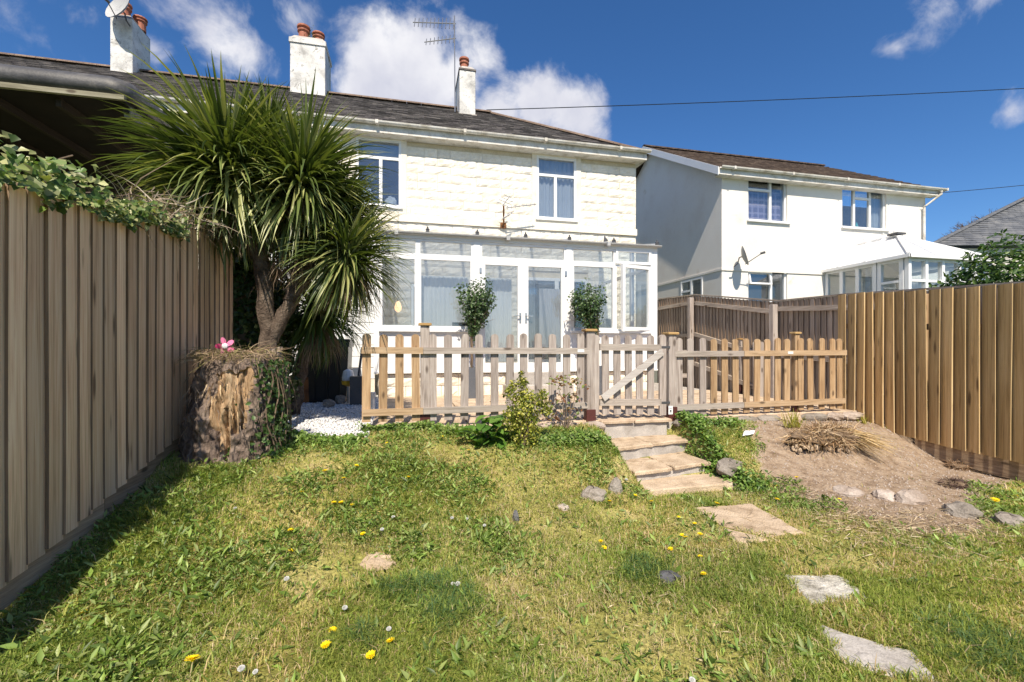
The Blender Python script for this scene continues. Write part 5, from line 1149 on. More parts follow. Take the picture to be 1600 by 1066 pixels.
litter('straw_litter', 'pale broken straw and dry stalks scattered along the edge of the soil', [(1230, 780, .35, .12), (1300, 805, .5, .22), (1380, 825, .5, .26), (1470, 830, .5, .2), (1540, 835, .4, .1), (1420, 865, .5, .1)], 1500, .03, .16, straw, .0045)
litter('lawn_litter', 'dead stems and pale leaf scraps on the lawn', [(600, 800, 1.4, .25), (300, 850, .8, .15), (1000, 900, 1.3, .2), (1100, 800, .7, .15), (700, 980, .7, .25)], 700, .015, .07, straw, .004)
# soil crumbs
n = 9000; u = rng.uniform(3, 6.0, n); v = rng.uniform(2.2, 4.75, n); k = soild(u, v) > -.05; u, v = u[k], v[k]; n = len(u); z = gz(u, v)
s_ = (rng.uniform(.2, 1, n)**4*.012+.0025)[:, None, None]; V = oc[None]*s_*rng.uniform(.6, 1.3, (n, 6, 1))+np.stack([u, v, z], 1)[:, None]
npmesh('soil_crumbs', V.reshape(-1, 3), [(f8[None]+(np.arange(n)*6)[:, None, None]).reshape(-1, 3)], M['rocks'], kind='stuff', label='crumbs of dry earth and grit on the soil bank')

# dandelions
def dandelion_proto():
    t = thing('dandelion', 'yellow dandelion flower standing in the lawn', 'dandelion', (0, 0, -5), 'yellow dandelions in the lawn')
    o = Vector((0, 0, -5)); MB().tube([o, o+Vector((.004, 0, .03)), o+Vector((.002, .002, .055))], .0022, 5).obj('stem', M['stem'], t, org=o)
    mb = MB(); c = o+Vector((.002, .002, .056))
    for ring, (n, r, e) in enumerate(((17, .023, .02), (16, .021, .3), (14, .016, .62), (10, .011, .95))):
        r0_ = r
        for i in range(n):
            r = r0_*random.uniform(.78, 1.12); e += random.uniform(-.05, .05)
            a = 2*math.pi*i/n+ring*.2; dd = Vector((math.cos(a)*math.cos(e), math.sin(a)*math.cos(e), math.sin(e))); s = Vector((-math.sin(a), math.cos(a), 0))*.0022
            mb.add([c-s*.5, c+s*.5, c+dd*r+s, c+dd*r-s], [(0, 1, 2, 3)])
    mb.lathe(c-Vector((0, 0, .008)), [(.004, 0), (.007, .006), (.006, .011)], 7); mb.obj('flower_head', M['dand'], t, org=o)
    n = 9; P = np.tile(np.array(o), (n, 1)); a = np.arange(n)*2.4; D = np.stack([np.cos(a), np.sin(a), np.full(n, .25)], 1)
    V, Fc, CC = leaves(P, D, rng.uniform(.05, .09, n), rng.uniform(.012, .018, n), mixcol([(.09, .17, .03), (.12, .20, .04)], n), .2, N=np.tile([0, 0, 1.], (n, 1)))
    npmesh('leaves', V, [Fc], M['leaf'], org=o, colr=CC, parent=t); return t
def clock_proto():
    t = thing('dandelion_clock', 'white fluffy dandelion seed head in the lawn', 'seed head', (0, 0, -5), 'white dandelion seed heads in the lawn')
    o = Vector((0, 0, -5)); MB().tube([o, o+Vector((.003, 0, .06)), o+Vector((.0, .002, .085))], .0018, 5).obj('stem', M['stem'], t, org=o)
    mb = MB(); c = o+Vector((0, .002, .09)); mb.blob(c, (.007, .007, .007), 1, 0)
    for i in range(150):
        y = 1-2*(i+.5)/150; r = math.sqrt(1-y*y); a = i*2.39996; dd = Vector((r*math.cos(a), r*math.sin(a), y)); s = dd.cross(Vector((0, .3, 1))).normalized()*.0045; s2 = dd.cross(s)
        mb.add([c+dd*.012, c+dd*.019+s, c+dd*.019-s*.5+s2*.8, c+dd*.019-s*.5-s2*.8], [(0, 1, 2), (0, 2, 3), (0, 3, 1)])
    mb.obj('seed_ball', M['clock'], t, org=o); return t
def place(proto, p, rz_, sc, first, hs=1):
    if first: r = proto
    else:
        r = proto.copy(); col.objects.link(r)
        for ch in proto.children: c = ch.copy(); col.objects.link(c); c.parent = r
    r.location = p; r.rotation_euler = (random.uniform(-.25, .1), random.uniform(-.2, .2), rz_); r.scale = (sc, sc, sc*hs); return r
dp = dandelion_proto(); first = True
DN = [(297, 1052, 1.5), (470, 769), (455, 829), (454, 859), (519, 984, 1.1), (511, 1018, 1.1), (582, 1031), (612, 1008, 1.1), (130, 962), (521, 785), (534, 787), (551, 788), (537, 748), (508, 736), (556, 727), (606, 690), (605, 660), (714, 683), (732, 700), (713, 728), (637, 747), (568, 836), (942, 855), (939, 848), (953, 782), (991, 772), (1019, 782), (1060, 805), (1086, 816), (1066, 834), (1072, 838), (1095, 838), (1048, 860), (1095, 868), (1101, 901), (1119, 786), (1246, 745), (1214, 756), (1213, 780), (1311, 778), (1553, 783, 1.3), (1590, 774), (1097, 674), (780, 680), (429, 686), (434, 690), (690, 680), (750, 684)]
UNI = {(297, 1052): 'largest yellow dandelion, at the bottom left edge of the lawn', (130, 962): 'small yellow dandelion nearest the left fence', (568, 836): 'yellow dandelion just above the flat tan stone', (637, 747): 'yellow dandelion alone on the bank in front of the tan pickets', (1101, 901): 'yellow dandelion right beside the dark slate lump',
 (1311, 778): 'yellow dandelion at the left foot of the pale buried stones', (1553, 783): 'large yellow dandelion in the weeds at the right edge of the soil', (1590, 774): 'yellow dandelion at the far right edge of the photo', (1097, 674): 'yellow dandelion in the weeds just right of the top step', (605, 660): 'yellow dandelion at the foot of the second tan picket',
 (1119, 786): 'yellow dandelion at the top edge of the largest stepping stone', (1246, 745): 'yellow dandelion in the weeds right of the pointed grey rock', (1048, 860): 'yellow dandelion just above the dark slate lump', (1095, 868): 'yellow dandelion between the slate lump and the largest stepping stone'}
ZN = [((420, 500, 740, 870), 'yellow dandelion in the loose pair below the stump'), ((500, 570, 700, 800), 'yellow dandelion in the little cluster left of mid lawn'), ((500, 625, 975, 1040), 'yellow dandelion in the scattered group at the bottom of the lawn'), ((590, 800, 640, 740), 'small yellow dandelion on the bank below the grey pickets'), ((930, 945, 840, 860), 'yellow dandelion in the close pair at mid lawn'), ((940, 1025, 765, 790), 'yellow dandelion left of the lowest step'), ((1055, 1100, 800, 845), 'yellow dandelion in the cluster left of the largest stepping stone'), ((425, 440, 680, 695), 'yellow dandelion at the right foot of the stump'), ((1200, 1220, 750, 785), 'yellow dandelion in the weeds above the largest stepping stone')]
for q in DN:
    r = place(dp, hit(q[0], q[1]+8), random.uniform(0, 6), (q[2] if len(q) > 2 else 1)*random.uniform(.65, .95), first, random.uniform(.5, 1)); first = False
    lb = UNI.get((q[0], q[1]))
    if lb is None:
        for (x0, x1, y0, y1), s_ in ZN:
            if x0 <= q[0] <= x1 and y0 <= q[1] <= y1: lb = s_; break
    r['label'] = lb or 'yellow dandelion flower standing in the lawn'
cp_ = clock_proto(); first = True
CL = {(367, 787): 'white seed head on the grass below the stump', (449, 900): 'white seed head left of the dark tuft of grass', (377, 1047): 'left seed head of the close pair at the bottom of the lawn', (402, 1045): 'right seed head of the close pair at the bottom of the lawn', (707, 906): 'left seed head of the pair on the dark green tuft', (719, 907): 'right seed head of the pair on the dark green tuft',
 (609, 980): 'white seed head beside the lowest scattered dandelions', (538, 947): 'white seed head standing alone left of the lowest dandelions', (979, 740): 'white seed head next to the upright grey rock by the step', (425, 664): 'seed head in the weeds right of the stump', (1078, 1062): 'white seed head at the bottom edge left of the lowest stepping stone'}
for q in [(367, 787), (449, 900), (377, 1047), (402, 1045), (707, 906), (719, 907), (609, 980), (538, 947), (614, 801), (731, 800), (598, 820), (706, 802), (757, 812), (979, 740), (425, 664), (1078, 1062)]:
    r = place(cp_, hit(q[0], q[1]+18), random.uniform(0, 6), random.uniform(.5, .7), first, .75); first = False; r['label'] = CL.get(q, 'small white seed head in the row across mid lawn')

# ------------------------------------------------------------------ stump
ST = Vector((-1.41, 4.15, 0)); zb0 = -.14; zt0 = .74
stump = thing('tree_stump', 'large rotten tree stump with split pale heartwood beside the left fence', 'tree stump', (ST.x, ST.y, zb0))
na, nz_ = 150, 64; camdir = math.atan2(-ST.y, -ST.x); vs = []
rr = random.Random(5)
aa, zz2 = np.meshgrid(np.arange(na)/na*2*np.pi, np.linspace(0, 1, nz_))
nzn = vnoise(np.cos(aa)*2.5+5, np.sin(aa)*2.5+zz2*2.5, 1.2, 4); nz3 = vnoise(aa*14 % 60, zz2*9, 1, 3); nz4 = vnoise(np.cos(aa)*9+20, np.sin(aa)*9+zz2*1.2, 1.5, 3)
rel = (aa-camdir+np.pi) % (2*np.pi)-np.pi      # 0 towards the camera, + = to the right of it as seen
heart = (rel > -.80+.25*(1-zz2)) & (rel < .28-.5*(.75-zz2).clip(0, 1)+.2*(nzn-.5)) & (zz2 > .40+.25*(nz4-.5)-.25*(np.abs(rel+.28) < .14)) & (zz2 < .93)
rad = .305+.075*(1-zz2)**2.2+(nzn-.5)*.20+(nz3-.5)*.075-.05*np.clip(zz2-.85, 0, 1)*6
rad -= .09*smst((zz2-.5)/.5)*smst((-.35-rel)/.5)*(rel > -2.2)
rad = np.where(heart, rad-.055+(nz4-.5)*.17, rad+.0)
rad -= .06*(np.abs(rel+.30-.12*(1-zz2)) < .035)*(zz2 < .6)
top = zt0+(nzn[-1]-.5)*.30-.06*np.clip(-rel[-1], 0, 1)
X = ST.x+rad*np.cos(aa); Y = ST.y+rad*np.sin(aa)*.95; Z = zb0+(top[None]-zb0)*zz2
V = np.stack([X, Y, Z], -1).reshape(-1, 3); V = np.vstack([V, [[ST.x, ST.y, zt0+.02]]])
ii, jj = np.meshgrid(np.arange(na), np.arange(nz_-1)); a = (jj*na+ii).ravel(); b_ = (jj*na+(ii+1) % na).ravel(); Fq = np.stack([a, b_, b_+na, a+na], 1); hf = heart.ravel()[a]
tri = np.stack([np.arange(na)+(nz_-1)*na, (np.arange(na)+1) % na+(nz_-1)*na, np.full(na, na*nz_)], 1)
for nm, fl_, mt in (('bark', [Fq[~hf], tri], 'bark'), ('heartwood', [Fq[hf]], 'heart')): npmesh(nm, V, fl_, M[mt], org=(ST.x, ST.y, zb0), parent=stump, smooth=False)
# bark flakes, splinters, thatch on top
def strands(P, D, L, r0, pal, mat, name, parent, n_seg=4, sag=.3, label=None, kink=.25, **kw):
    n = len(P); D = D/np.linalg.norm(D, axis=1, keepdims=True); pts = [P]; d = D.copy()
    for k in range(n_seg): d = d+rng.normal(0, kink, (n, 3)); d[:, 2] -= sag; d /= np.linalg.norm(d, axis=1, keepdims=True); pts.append(pts[-1]+d*(L/n_seg)[:, None])
    S = np.cross(D, rng.normal(size=(n, 3))); S /= np.linalg.norm(S, axis=1, keepdims=True); V = []
    for k, p in enumerate(pts): w_ = (r0*(1-k/(n_seg+.6)))[:, None]; V += [p-S*w_, p+S*w_]
    V = np.stack(V, 1).reshape(-1, 3); m_ = 2*(n_seg+1); i_ = np.arange(n)*m_; Fq = np.concatenate([np.stack([i_+2*k, i_+2*k+1, i_+2*k+3, i_+2*k+2], 1) for k in range(n_seg)])
    if label: kw['label'] = label
    return npmesh(name, V, [Fq], M[mat], org=tuple(WL[parent.name]) if parent else (0, 0, 0), colr=np.repeat(mixcol(pal, n, .2), m_, 0), parent=parent, kind='stuff', **kw)
n = 900; an = rng.uniform(0, 6.283, n); rd = np.sqrt(rng.random(n))*.33; P = np.stack([ST.x+rd*np.cos(an), ST.y+rd*np.sin(an)*.95, zt0+.02+rng.uniform(-.02, .07, n)], 1)
strands(P, rng.normal(size=(n, 3))*[1, 1, .35]+np.stack([np.cos(an), np.sin(an), 0*an], 1)*.9, rng.uniform(.06, .22, n), np.full(n, .0028), [(.26, .18, .12), (.40, .30, .20), (.17, .12, .08), (.22, .20, .08)], 'dry', 'dead_thatch', stump, sag=.15)
n = 170; zz_ = rng.uniform(0, .9, n); an = camdir+rng.uniform(-1.7, 1.7, n); rd = .325+.075*(1-zz_)**2; P = np.stack([ST.x+rd*np.cos(an), ST.y+rd*np.sin(an), zb0+(zt0-zb0)*zz_], 1)
strands(P, np.stack([np.cos(an)*.25, np.sin(an)*.25, rng.choice([-1, 1], n)*1.0], 1), rng.uniform(.03, .13, n), np.full(n, .0035), [(.20, .16, .13), (.33, .26, .20), (.10, .08, .07)], 'dry', 'bark_splinters', stump, sag=0, kink=.3)
n = 40; an = camdir+rng.uniform(-.75, .2, n); zz_ = rng.uniform(.4, .9, n); rd = np.full(n, .295); P = np.stack([ST.x+rd*np.cos(an), ST.y+rd*np.sin(an), zb0+(zt0-zb0)*zz_], 1)
strands(P, np.stack([np.cos(an)*.3, np.sin(an)*.3, np.full(n, -1.)], 1), rng.uniform(.04, .13, n), np.full(n, .005), [(.50, .37, .23), (.60, .46, .30), (.36, .23, .12)], 'dry', 'rotten_splinters', stump, sag=0, kink=.1)
# ivy leaf template
def ivy_mesh(name, c, s=1.0, seed=0, mat='gloss'):
    pl_ = [(0, 0), (.28, -.16), (.50, .05), (.40, .30), (.36, .48), (.14, .72), (0, 1.0), (-.14, .72), (-.36, .48), (-.40, .30), (-.50, .05), (-.28, -.16)]
    rr = random.Random(seed); vs = [(0, .35, .0)]+[(x_*s, y_*s, abs(x_)*.35*s+rr.uniform(-.04, .04)*s-.25*s*y_*y_) for x_, y_ in pl_]; vs[0] = (0, .35*s, -.02*s)
    me = MB().add(vs, [(0, i+1, (i+1) % 12+1) for i in range(12)]).mesh(name, M[mat]); a = me.color_attributes.new('Col', 'FLOAT_COLOR', 'POINT'); a.data.foreach_set('color', list((*c, 1))*len(vs)); return me
def place_leaves(me_list, P, Nrm, S, parent, name='leaf'):
    for p, n_, s in zip(P, Nrm, S):
        q = Vector(n_).normalized(); rot = q.to_track_quat('Z', 'Y').to_matrix() @ Matrix.Rotation(random.uniform(0, 6.28), 3, 'Z')
        link(name, random.choice(me_list), p, parent, rot=rot.to_euler(), scale=(s, s, s))
def leaf_stuff(P, Nrm, S, pal, mat, name, parent, asp=.75, fold=.22, label=None):
    n = len(P); Nrm = Nrm/np.linalg.norm(Nrm, axis=1, keepdims=True); D = np.cross(Nrm, rng.normal(size=(n, 3))); kw = {'label': label} if label else {}
    V, Fc, CC = leaves(P, D, S, S*asp, mixcol(pal, n, .2), fold, N=Nrm); return npmesh(name, V, [Fc], M[mat], org=tuple(WL[parent.name]), colr=CC, parent=parent, kind='stuff', **kw)
iv = thing('ivy', 'dark green ivy climbing the right side of the old stump', 'ivy', (ST.x+.3, ST.y-.2, 0))
n = 750; an = camdir+rng.normal(.95, .28, n); zz_ = rng.uniform(.12, 1.0, n); rd = .325+.075*(1-zz_)**2+rng.uniform(0, .07, n); P = np.stack([ST.x+rd*np.cos(an), ST.y+rd*np.sin(an), zb0+(zt0-zb0)*zz_], 1); Nn = np.stack([np.cos(an), np.sin(an), 0*an+.2], 1)+rng.normal(0, .4, (n, 3))
ivpal = [(.04, .085, .02), (.07, .13, .03), (.10, .17, .05), (.05, .07, .03)]
leaf_stuff(P[120:], Nn[120:], rng.uniform(.022, .05, n-120), ivpal, 'gloss', 'foliage', iv)
ivm = [ivy_mesh('leaf', c, 1, i) for i, c in enumerate([(.05, .10, .025), (.08, .15, .035), (.12, .19, .06)])]
place_leaves(ivm, P[:120], Nn[:120], rng.uniform(.035, .06, 120), iv)
for k in range(7):
    a = camdir+.6+.15*k; MB().tube([(ST.x+math.cos(a+.1*math.sin(j*1.3+k))*(.42-.02*j/4), ST.y+math.sin(a+.1*math.sin(j*1.3+k))*(.42-.02*j/4), zb0+.12*j) for j in range(8)], .006, 5).obj('vine', M['twig'], iv)
pf = thing('flower_windmill', 'pink and white plastic flower windmill on top of the stump', 'garden ornament', W(352, 550, t=3.85))
c = W(352, 541, t=3.74); MB().tube([c+Vector((0, .01, 0)), c+Vector((.01, .03, -.22))], .004, 5).obj('stick', M['whitep'], pf)
for k in range(5):
    a = 1.9+k*2*math.pi/5; e = Vector((math.cos(a), 0, math.sin(a))); s = Vector((-math.sin(a), 0, math.cos(a))); cc = c+e*.045
    pts = [cc+e*.034*math.cos(q*.785)+s*.022*math.sin(q*.785)+Vector((0, .008*math.sin(q*.785), 0)) for q in range(8)]; MB().prism(pts, (0, .004, 0)).obj('petal', M['pink' if k % 2 else 'ppink'], pf)
MB().blob(c+Vector((0, -.01, 0)), (.024, .016, .024), 1, 0).obj('centre', M['whitep'], pf)
yf = thing('yellow_flowers', 'little orange-yellow flowers on the right shoulder of the stump', 'flowers', W(428, 560, t=3.95))
for (a, b_) in ((421, 556), (427, 560), (436, 564), (440, 565), (418, 552)):
    c = W(a, b_, t=3.93); mb = MB().blob(c, (.016, .012, .009), a, .25).tube([c, c-Vector((0, -.02, .08))], .002, 4); mb.obj('flower', M['yellow'], yf)
st_ = [W(a, b_, t=3.95+.03*i) for i, (a, b_) in enumerate(((418, 560), (440, 572), (452, 590), (460, 612), (464, 640), (464, 668)))]
tag(MB().tube(st_, [.006, .006, .005, .005, .004, .003], 5).obj('bent_stalk', M['twig']), 'long bent dry stalk arching from the stump down to the white gravel', 'stalk')

# ------------------------------------------------------------------ palms
def sword(length, el0, droop, wd, c0, c1, seed, name='leaf', S=7):
    rr = random.Random(seed); p = Vector((0, 0, 0)); vs = []; cs = []; e = el0
    for i in range(S+1):
        s = i/S; e = el0-droop*s*s; d = Vector((math.cos(e), 0, math.sin(e))); up = Vector((-math.sin(e), 0, math.cos(e)))
        w_ = wd*(.55+1.2*s if s < .35 else (1-((s-.35)/.65)**1.6)) if s < .999 else .0008
        if i: p = p+d*(length/S)
        tw = .25*math.sin(seed)*s; sd2 = Vector((0, math.cos(tw), math.sin(tw)))
        vs += [p+sd2*w_/2+up*w_*.22, p, p-sd2*w_/2+up*w_*.22]; cc = [a+(b_-a)*s for a, b_ in zip(c0, c1)]; cs += [*cc, 1]*3
    fs = [];
    for i in range(S):
        k = 3*i; fs += [(k, k+1, k+4, k+3), (k+1, k+2, k+5, k+4)]
    me = MB().add(vs, fs).mesh(name, M['frond']); a = me.color_attributes.new('Col', 'FLOAT_COLOR', 'POINT'); a.data.foreach_set('color', cs); return me
def leafset(Lc, pal, wd, seed0, dr=(.15, .9)):
    res = []
    for i, e in enumerate((-70, -50, -30, -10, 5, 20, 35, 50, 65, 80)):
        for q in range(2):
            c = pal[(i+q) % len(pal)]; dro = R(10)+(dr[0]+(dr[1]-dr[0])*max(0, math.cos(R(e)))*(.35+.65*q)); 
            res.append((e, sword(Lc*(1 if q else .88), R(e), dro, wd, c, tuple(k*1.25 for k in c), seed0+i*3+q)))
    return res
def crown(parent, c, n_ind, n_stuff, lset, tilt=(0, 0, 1), emin=-75, rsc=1.0, pref=True):
    c = Vector(c); T = Vector(tilt).normalized(); todo = []
    for k in range(n_ind+n_stuff):
        se = random.uniform(math.sin(R(emin)), 1); el = math.degrees(math.asin(se)); az = random.uniform(0, 2*math.pi)
        if k < n_ind and pref: az = math.atan2(-c.y, -c.x)+random.gauss(0, 1.0)
        best = sorted(lset, key=lambda q: abs(q[0]-el))[random.randrange(3)][1]
        rot = T.to_track_quat('Z', 'Y').to_matrix() @ Matrix.Rotation(0, 3, 'Z'); rot = (Matrix.Rotation(0, 3, 'X') if T.z > .999 else rot) @ Matrix.Rotation(az, 3, 'Z') @ Matrix.Rotation(random.uniform(-.12, .12), 3, 'X')
        s = rsc*random.uniform(.78, 1.08); off = Vector((0, 0, random.uniform(-.14, .12))); off = off+Vector((math.cos(az), math.sin(az), 0))*.05
        todo.append((best, c+off, rot, s))
    for best, p, rot, s in todo[:n_ind]: link('leaf', best, p, parent, rot=rot.to_euler(), scale=(s, s, s))
    return todo[n_ind:]
def bake(todo, name, parent, mat='frond'):
    Vs = []; Fs = []; Cs = []; k = 0; cache = {}
    for me, p, rot, s in todo:
        if me.name not in cache:
            v_ = np.empty(len(me.vertices)*3, np.float32); me.vertices.foreach_get('co', v_); f_ = np.array([list(q.vertices) for q in me.polygons]); c_ = np.empty(len(me.vertices)*4, np.float32); me.color_attributes['Col'].data.foreach_get('color', c_)
            cache[me.name] = (v_.reshape(-1, 3), f_, c_.reshape(-1, 4)[:, :3])
        v_, f_, c_ = cache[me.name]; Vs.append(v_ @ np.array(rot).T*s+np.array(p)); Fs.append(f_+k); Cs.append(c_*random.uniform(.75, 1.25)); k += len(v_)
    return npmesh(name, np.vstack(Vs), [np.vstack(Fs)], M[mat], org=tuple(WL[parent.name]), colr=np.vstack(Cs), parent=parent, kind='stuff')
def trunkm(mb, pts, rs, seed=0, n=14):
    """knobbly trunk"""
    P = [Vector(p) for p in pts]; Q = []; Rr = []; rr = random.Random(seed)
    for i in range(len(P)-1):
        for k in range(6): t = k/6; Q.append(P[i].lerp(P[i+1], t)+Vector((rr.uniform(-1, 1), rr.uniform(-1, 1), 0))*.012); Rr.append((rs[i]*(1-t)+rs[i+1]*t)*rr.uniform(.92, 1.09))
    Q.append(P[-1]); Rr.append(rs[-1]); mb.tube(Q, Rr, n); mb.smooth = True; return mb
pal1 = [(.075, .105, .026), (.12, .15, .038), (.05, .075, .018), (.30, .31, .12), (.13, .165, .045)]
palm = thing('cordyline_palm', 'big branching cordyline palm with sword leaves behind the stump', 'palm tree', (-1.36, 4.78, 0))
T0 = Vector((-1.36, 4.78, -.05)); fk = W(420, 515, t=4.45); c1_ = W(350, 266, t=4.35); c2_ = W(476, 288, t=4.5); c3_ = W(545, 402, t=4.5); c6_ = W(418, 240, t=4.75); c7_ = W(525, 338, t=4.75); c8_ = W(380, 300, t=4.4); k1 = W(407, 410, t=4.4); k2 = W(455, 468, t=4.5); k3 = W(497, 408, t=4.55)
trunkm(MB(), [T0, T0.lerp(fk, .6), fk, k1, k1.lerp(c1_, .5), c1_], [.13, .105, .08, .068, .06, .05], 1).obj('trunk', M['trunk'], palm)
trunkm(MB(), [fk-Vector((0, 0, .12)), k2, k3, k3.lerp(c3_, .5)+Vector((0, 0, .06)), c3_], [.08, .06, .052, .048, .04], 2).obj('limb', M['trunk'], palm)
trunkm(MB(), [k2+Vector((0, 0, -.03)), W(470, 420, t=4.6), W(480, 350, t=4.6), c2_], [.08, .075, .07, .06], 3).obj('limb', M['trunk'], palm)
trunkm(MB(), [k1, k1.lerp(c6_, .5), c6_], [.07, .06, .05], 6).obj('limb', M['trunk'], palm); trunkm(MB(), [k3, k3.lerp(c7_, .5), c7_], [.06, .05, .045], 7).obj('limb', M['trunk'], palm); trunkm(MB(), [k1, c8_], [.06, .045], 8).obj('limb', M['trunk'], palm)
ls1 = leafset(1.0, pal1, .037, 11, (.06, .68)); todo = []
todo += crown(palm, c1_, 105, 760, ls1, (-.1, -.05, 1), rsc=1.02); todo += crown(palm, c2_, 100, 760, ls1, (.15, -.05, 1), rsc=.95); todo += crown(palm, c3_, 80, 460, ls1, (.35, -.1, .9), rsc=.74, emin=-80)
todo += crown(palm, c6_, 0, 850, ls1, (0, .1, 1), rsc=.80); todo += crown(palm, W(322, 305, t=4.3), 0, 450, ls1, (-.15, -.1, 1), rsc=.72, emin=-80); todo += crown(palm, W(438, 322, t=4.5), 0, 620, ls1, (.05, -.2, 1), rsc=.62, emin=-80); todo += crown(palm, c7_, 0, 620, ls1, (.3, 0, 1), rsc=.76); todo += crown(palm, c8_, 0, 760, ls1, (0, -.15, 1), rsc=.72, emin=-80)
bake(todo, 'crown_leaves', palm)
for c, r, nn in ((c1_, .25, 450), (c2_, .25, 450), (c3_, .14, 220), (c8_-Vector((0, 0, .05)), .20, 330), (W(465, 365, t=4.6), .22, 380)):
    an = rng.uniform(0, 6.283, nn); rd = rng.uniform(.03, r, nn); P = np.stack([c.x+rd*np.cos(an), c.y+rd*np.sin(an), c.z-.12-rng.uniform(0, .25, nn)], 1)
    strands(P, np.stack([np.cos(an)*.7, np.sin(an)*.7, np.full(nn, -.35)], 1), rng.uniform(.18, .46, nn), np.full(nn, .006), [(.17, .12, .08), (.27, .20, .14), (.10, .07, .05), (.34, .27, .19)], 'dry', 'dead_leaves', palm, 5, .28, kink=.16)
# dry stalks lying over the top of the left fence
nn = 420; v_ = rng.uniform(3.6, 4.9, nn); P = np.stack([rng.normal(-1.86, .10, nn), v_, 1.62+(v_-2.5)*.1355+rng.uniform(-.03, .20, nn)], 1)
dt = thing('dead_palm_leaves', 'tangle of dry brown leaves lying over the left fence top beneath the palm', 'dead leaves', (-1.85, 4.2, 1.8))
strands(P, rng.normal(size=(nn, 3))*[.6, 1, .45], rng.uniform(.12, .4, nn), np.full(nn, .0045), [(.34, .27, .20), (.24, .18, .13), (.45, .38, .30)], 'dry', 'stalks', dt, 4, .15)
p2 = thing('cordyline_palm', 'smaller shaded cordyline with leaning trunk beside the black bin', 'palm tree', (-2.0, 5.9, 0))
b0_ = W(457, 612, t=5.7); b0_.z = 0; c4 = W(497, 492, t=5.6); c5 = W(520, 440, t=5.9); p2.location = b0_; WL[p2.name] = b0_
trunkm(MB(), [b0_, W(470, 570, t=5.7), W(484, 530, t=5.65), c4], [.10, .085, .075, .055], 4).obj('trunk', M['trunk'], p2)
trunkm(MB(), [W(484, 530, t=5.67), W(500, 480, t=5.8), c5], [.06, .055, .045], 5).obj('limb', M['trunk'], p2)
ls2 = leafset(.80, [(.05, .085, .02), (.07, .11, .025), (.09, .13, .03)], .036, 77); todo = crown(p2, c4, 60, 380, ls2, (.25, -.1, 1), rsc=.95); todo += crown(p2, c5, 40, 330, ls2, (.3, 0, 1), rsc=.8); bake(todo, 'crown_leaves', p2)
nn = 200; an = rng.uniform(0, 6.283, nn); P = np.stack([c4.x+.1*np.cos(an), c4.y+.1*np.sin(an), c4.z-.1-rng.uniform(0, .2, nn)], 1); strands(P, np.stack([np.cos(an)*.6, np.sin(an)*.6, np.full(nn, -.5)], 1), rng.uniform(.25, .55, nn), np.full(nn, .008), [(.20, .145, .095), (.30, .23, .16)], 'dry', 'dead_leaves', p2, 5, .28, kink=.14)

# ------------------------------------------------------------------ ivy on the left fence, hedge, shrubs
iv2 = thing('ivy', 'variegated ivy spilling over the top of the left fence', 'ivy', (-1.9, 3, 1.6))
def ivf(v): return 1.6+(v-2.5)*.1355
n = 1500; v_ = rng.uniform(1.6, 4.15, n); hgt = np.interp(v_, [1.5, 2.4, 2.6, 2.9, 3.25, 3.7, 4.2], [.10, .14, .17, .14, .08, .05, .05]); P = np.stack([rng.normal(-1.90, .13, n), v_, ivf(v_)-.08+rng.random(n)**.8*(hgt+.10)+.03*np.sin(v_*9)], 1)
P[:, 0] = np.where(P[:, 2] < ivf(v_)+.01, -1.80+rng.uniform(0, .05, n), P[:, 0]); low = (P[:, 2] < ivf(v_)-.02) & (vnoise(v_, v_*0, 5, 2) < .5); P = P[~low]; n = len(P)
Nn = np.stack([np.full(n, .8), np.full(n, -.7), np.full(n, .6)], 1)+rng.normal(0, .5, (n, 3)); ivp = [(.09, .14, .03), (.15, .22, .05), (.32, .34, .14), (.42, .42, .20), (.06, .10, .025), (.24, .28, .09)]
k = 260; leaf_stuff(P[k:], Nn[k:], rng.uniform(.03, .055, n-k), ivp, 'gloss', 'foliage', iv2, .85)
ivm2 = [ivy_mesh('leaf', c, 1, i) for i, c in enumerate([(.08, .15, .03), (.13, .22, .05), (.30, .33, .17), (.20, .27, .09), (.05, .10, .025)])]
order = np.argsort(P[:k, 1]); place_leaves(ivm2, P[:k], Nn[:k], rng.uniform(.042, .072, k)*np.where(P[:k, 1] < 3.0, 1.0, .7), iv2)
for j in range(9):
    v0 = 1.9+j*.26; MB().tube([(-1.88+.03*math.sin(i*2+j), v0+.07*i, ivf(v0+.07*i)+.03+.05*math.sin(i+j)+.035*i*(j % 3 == 0)) for i in range(6)], .005, 5).obj('vine', M['twig'], iv2)
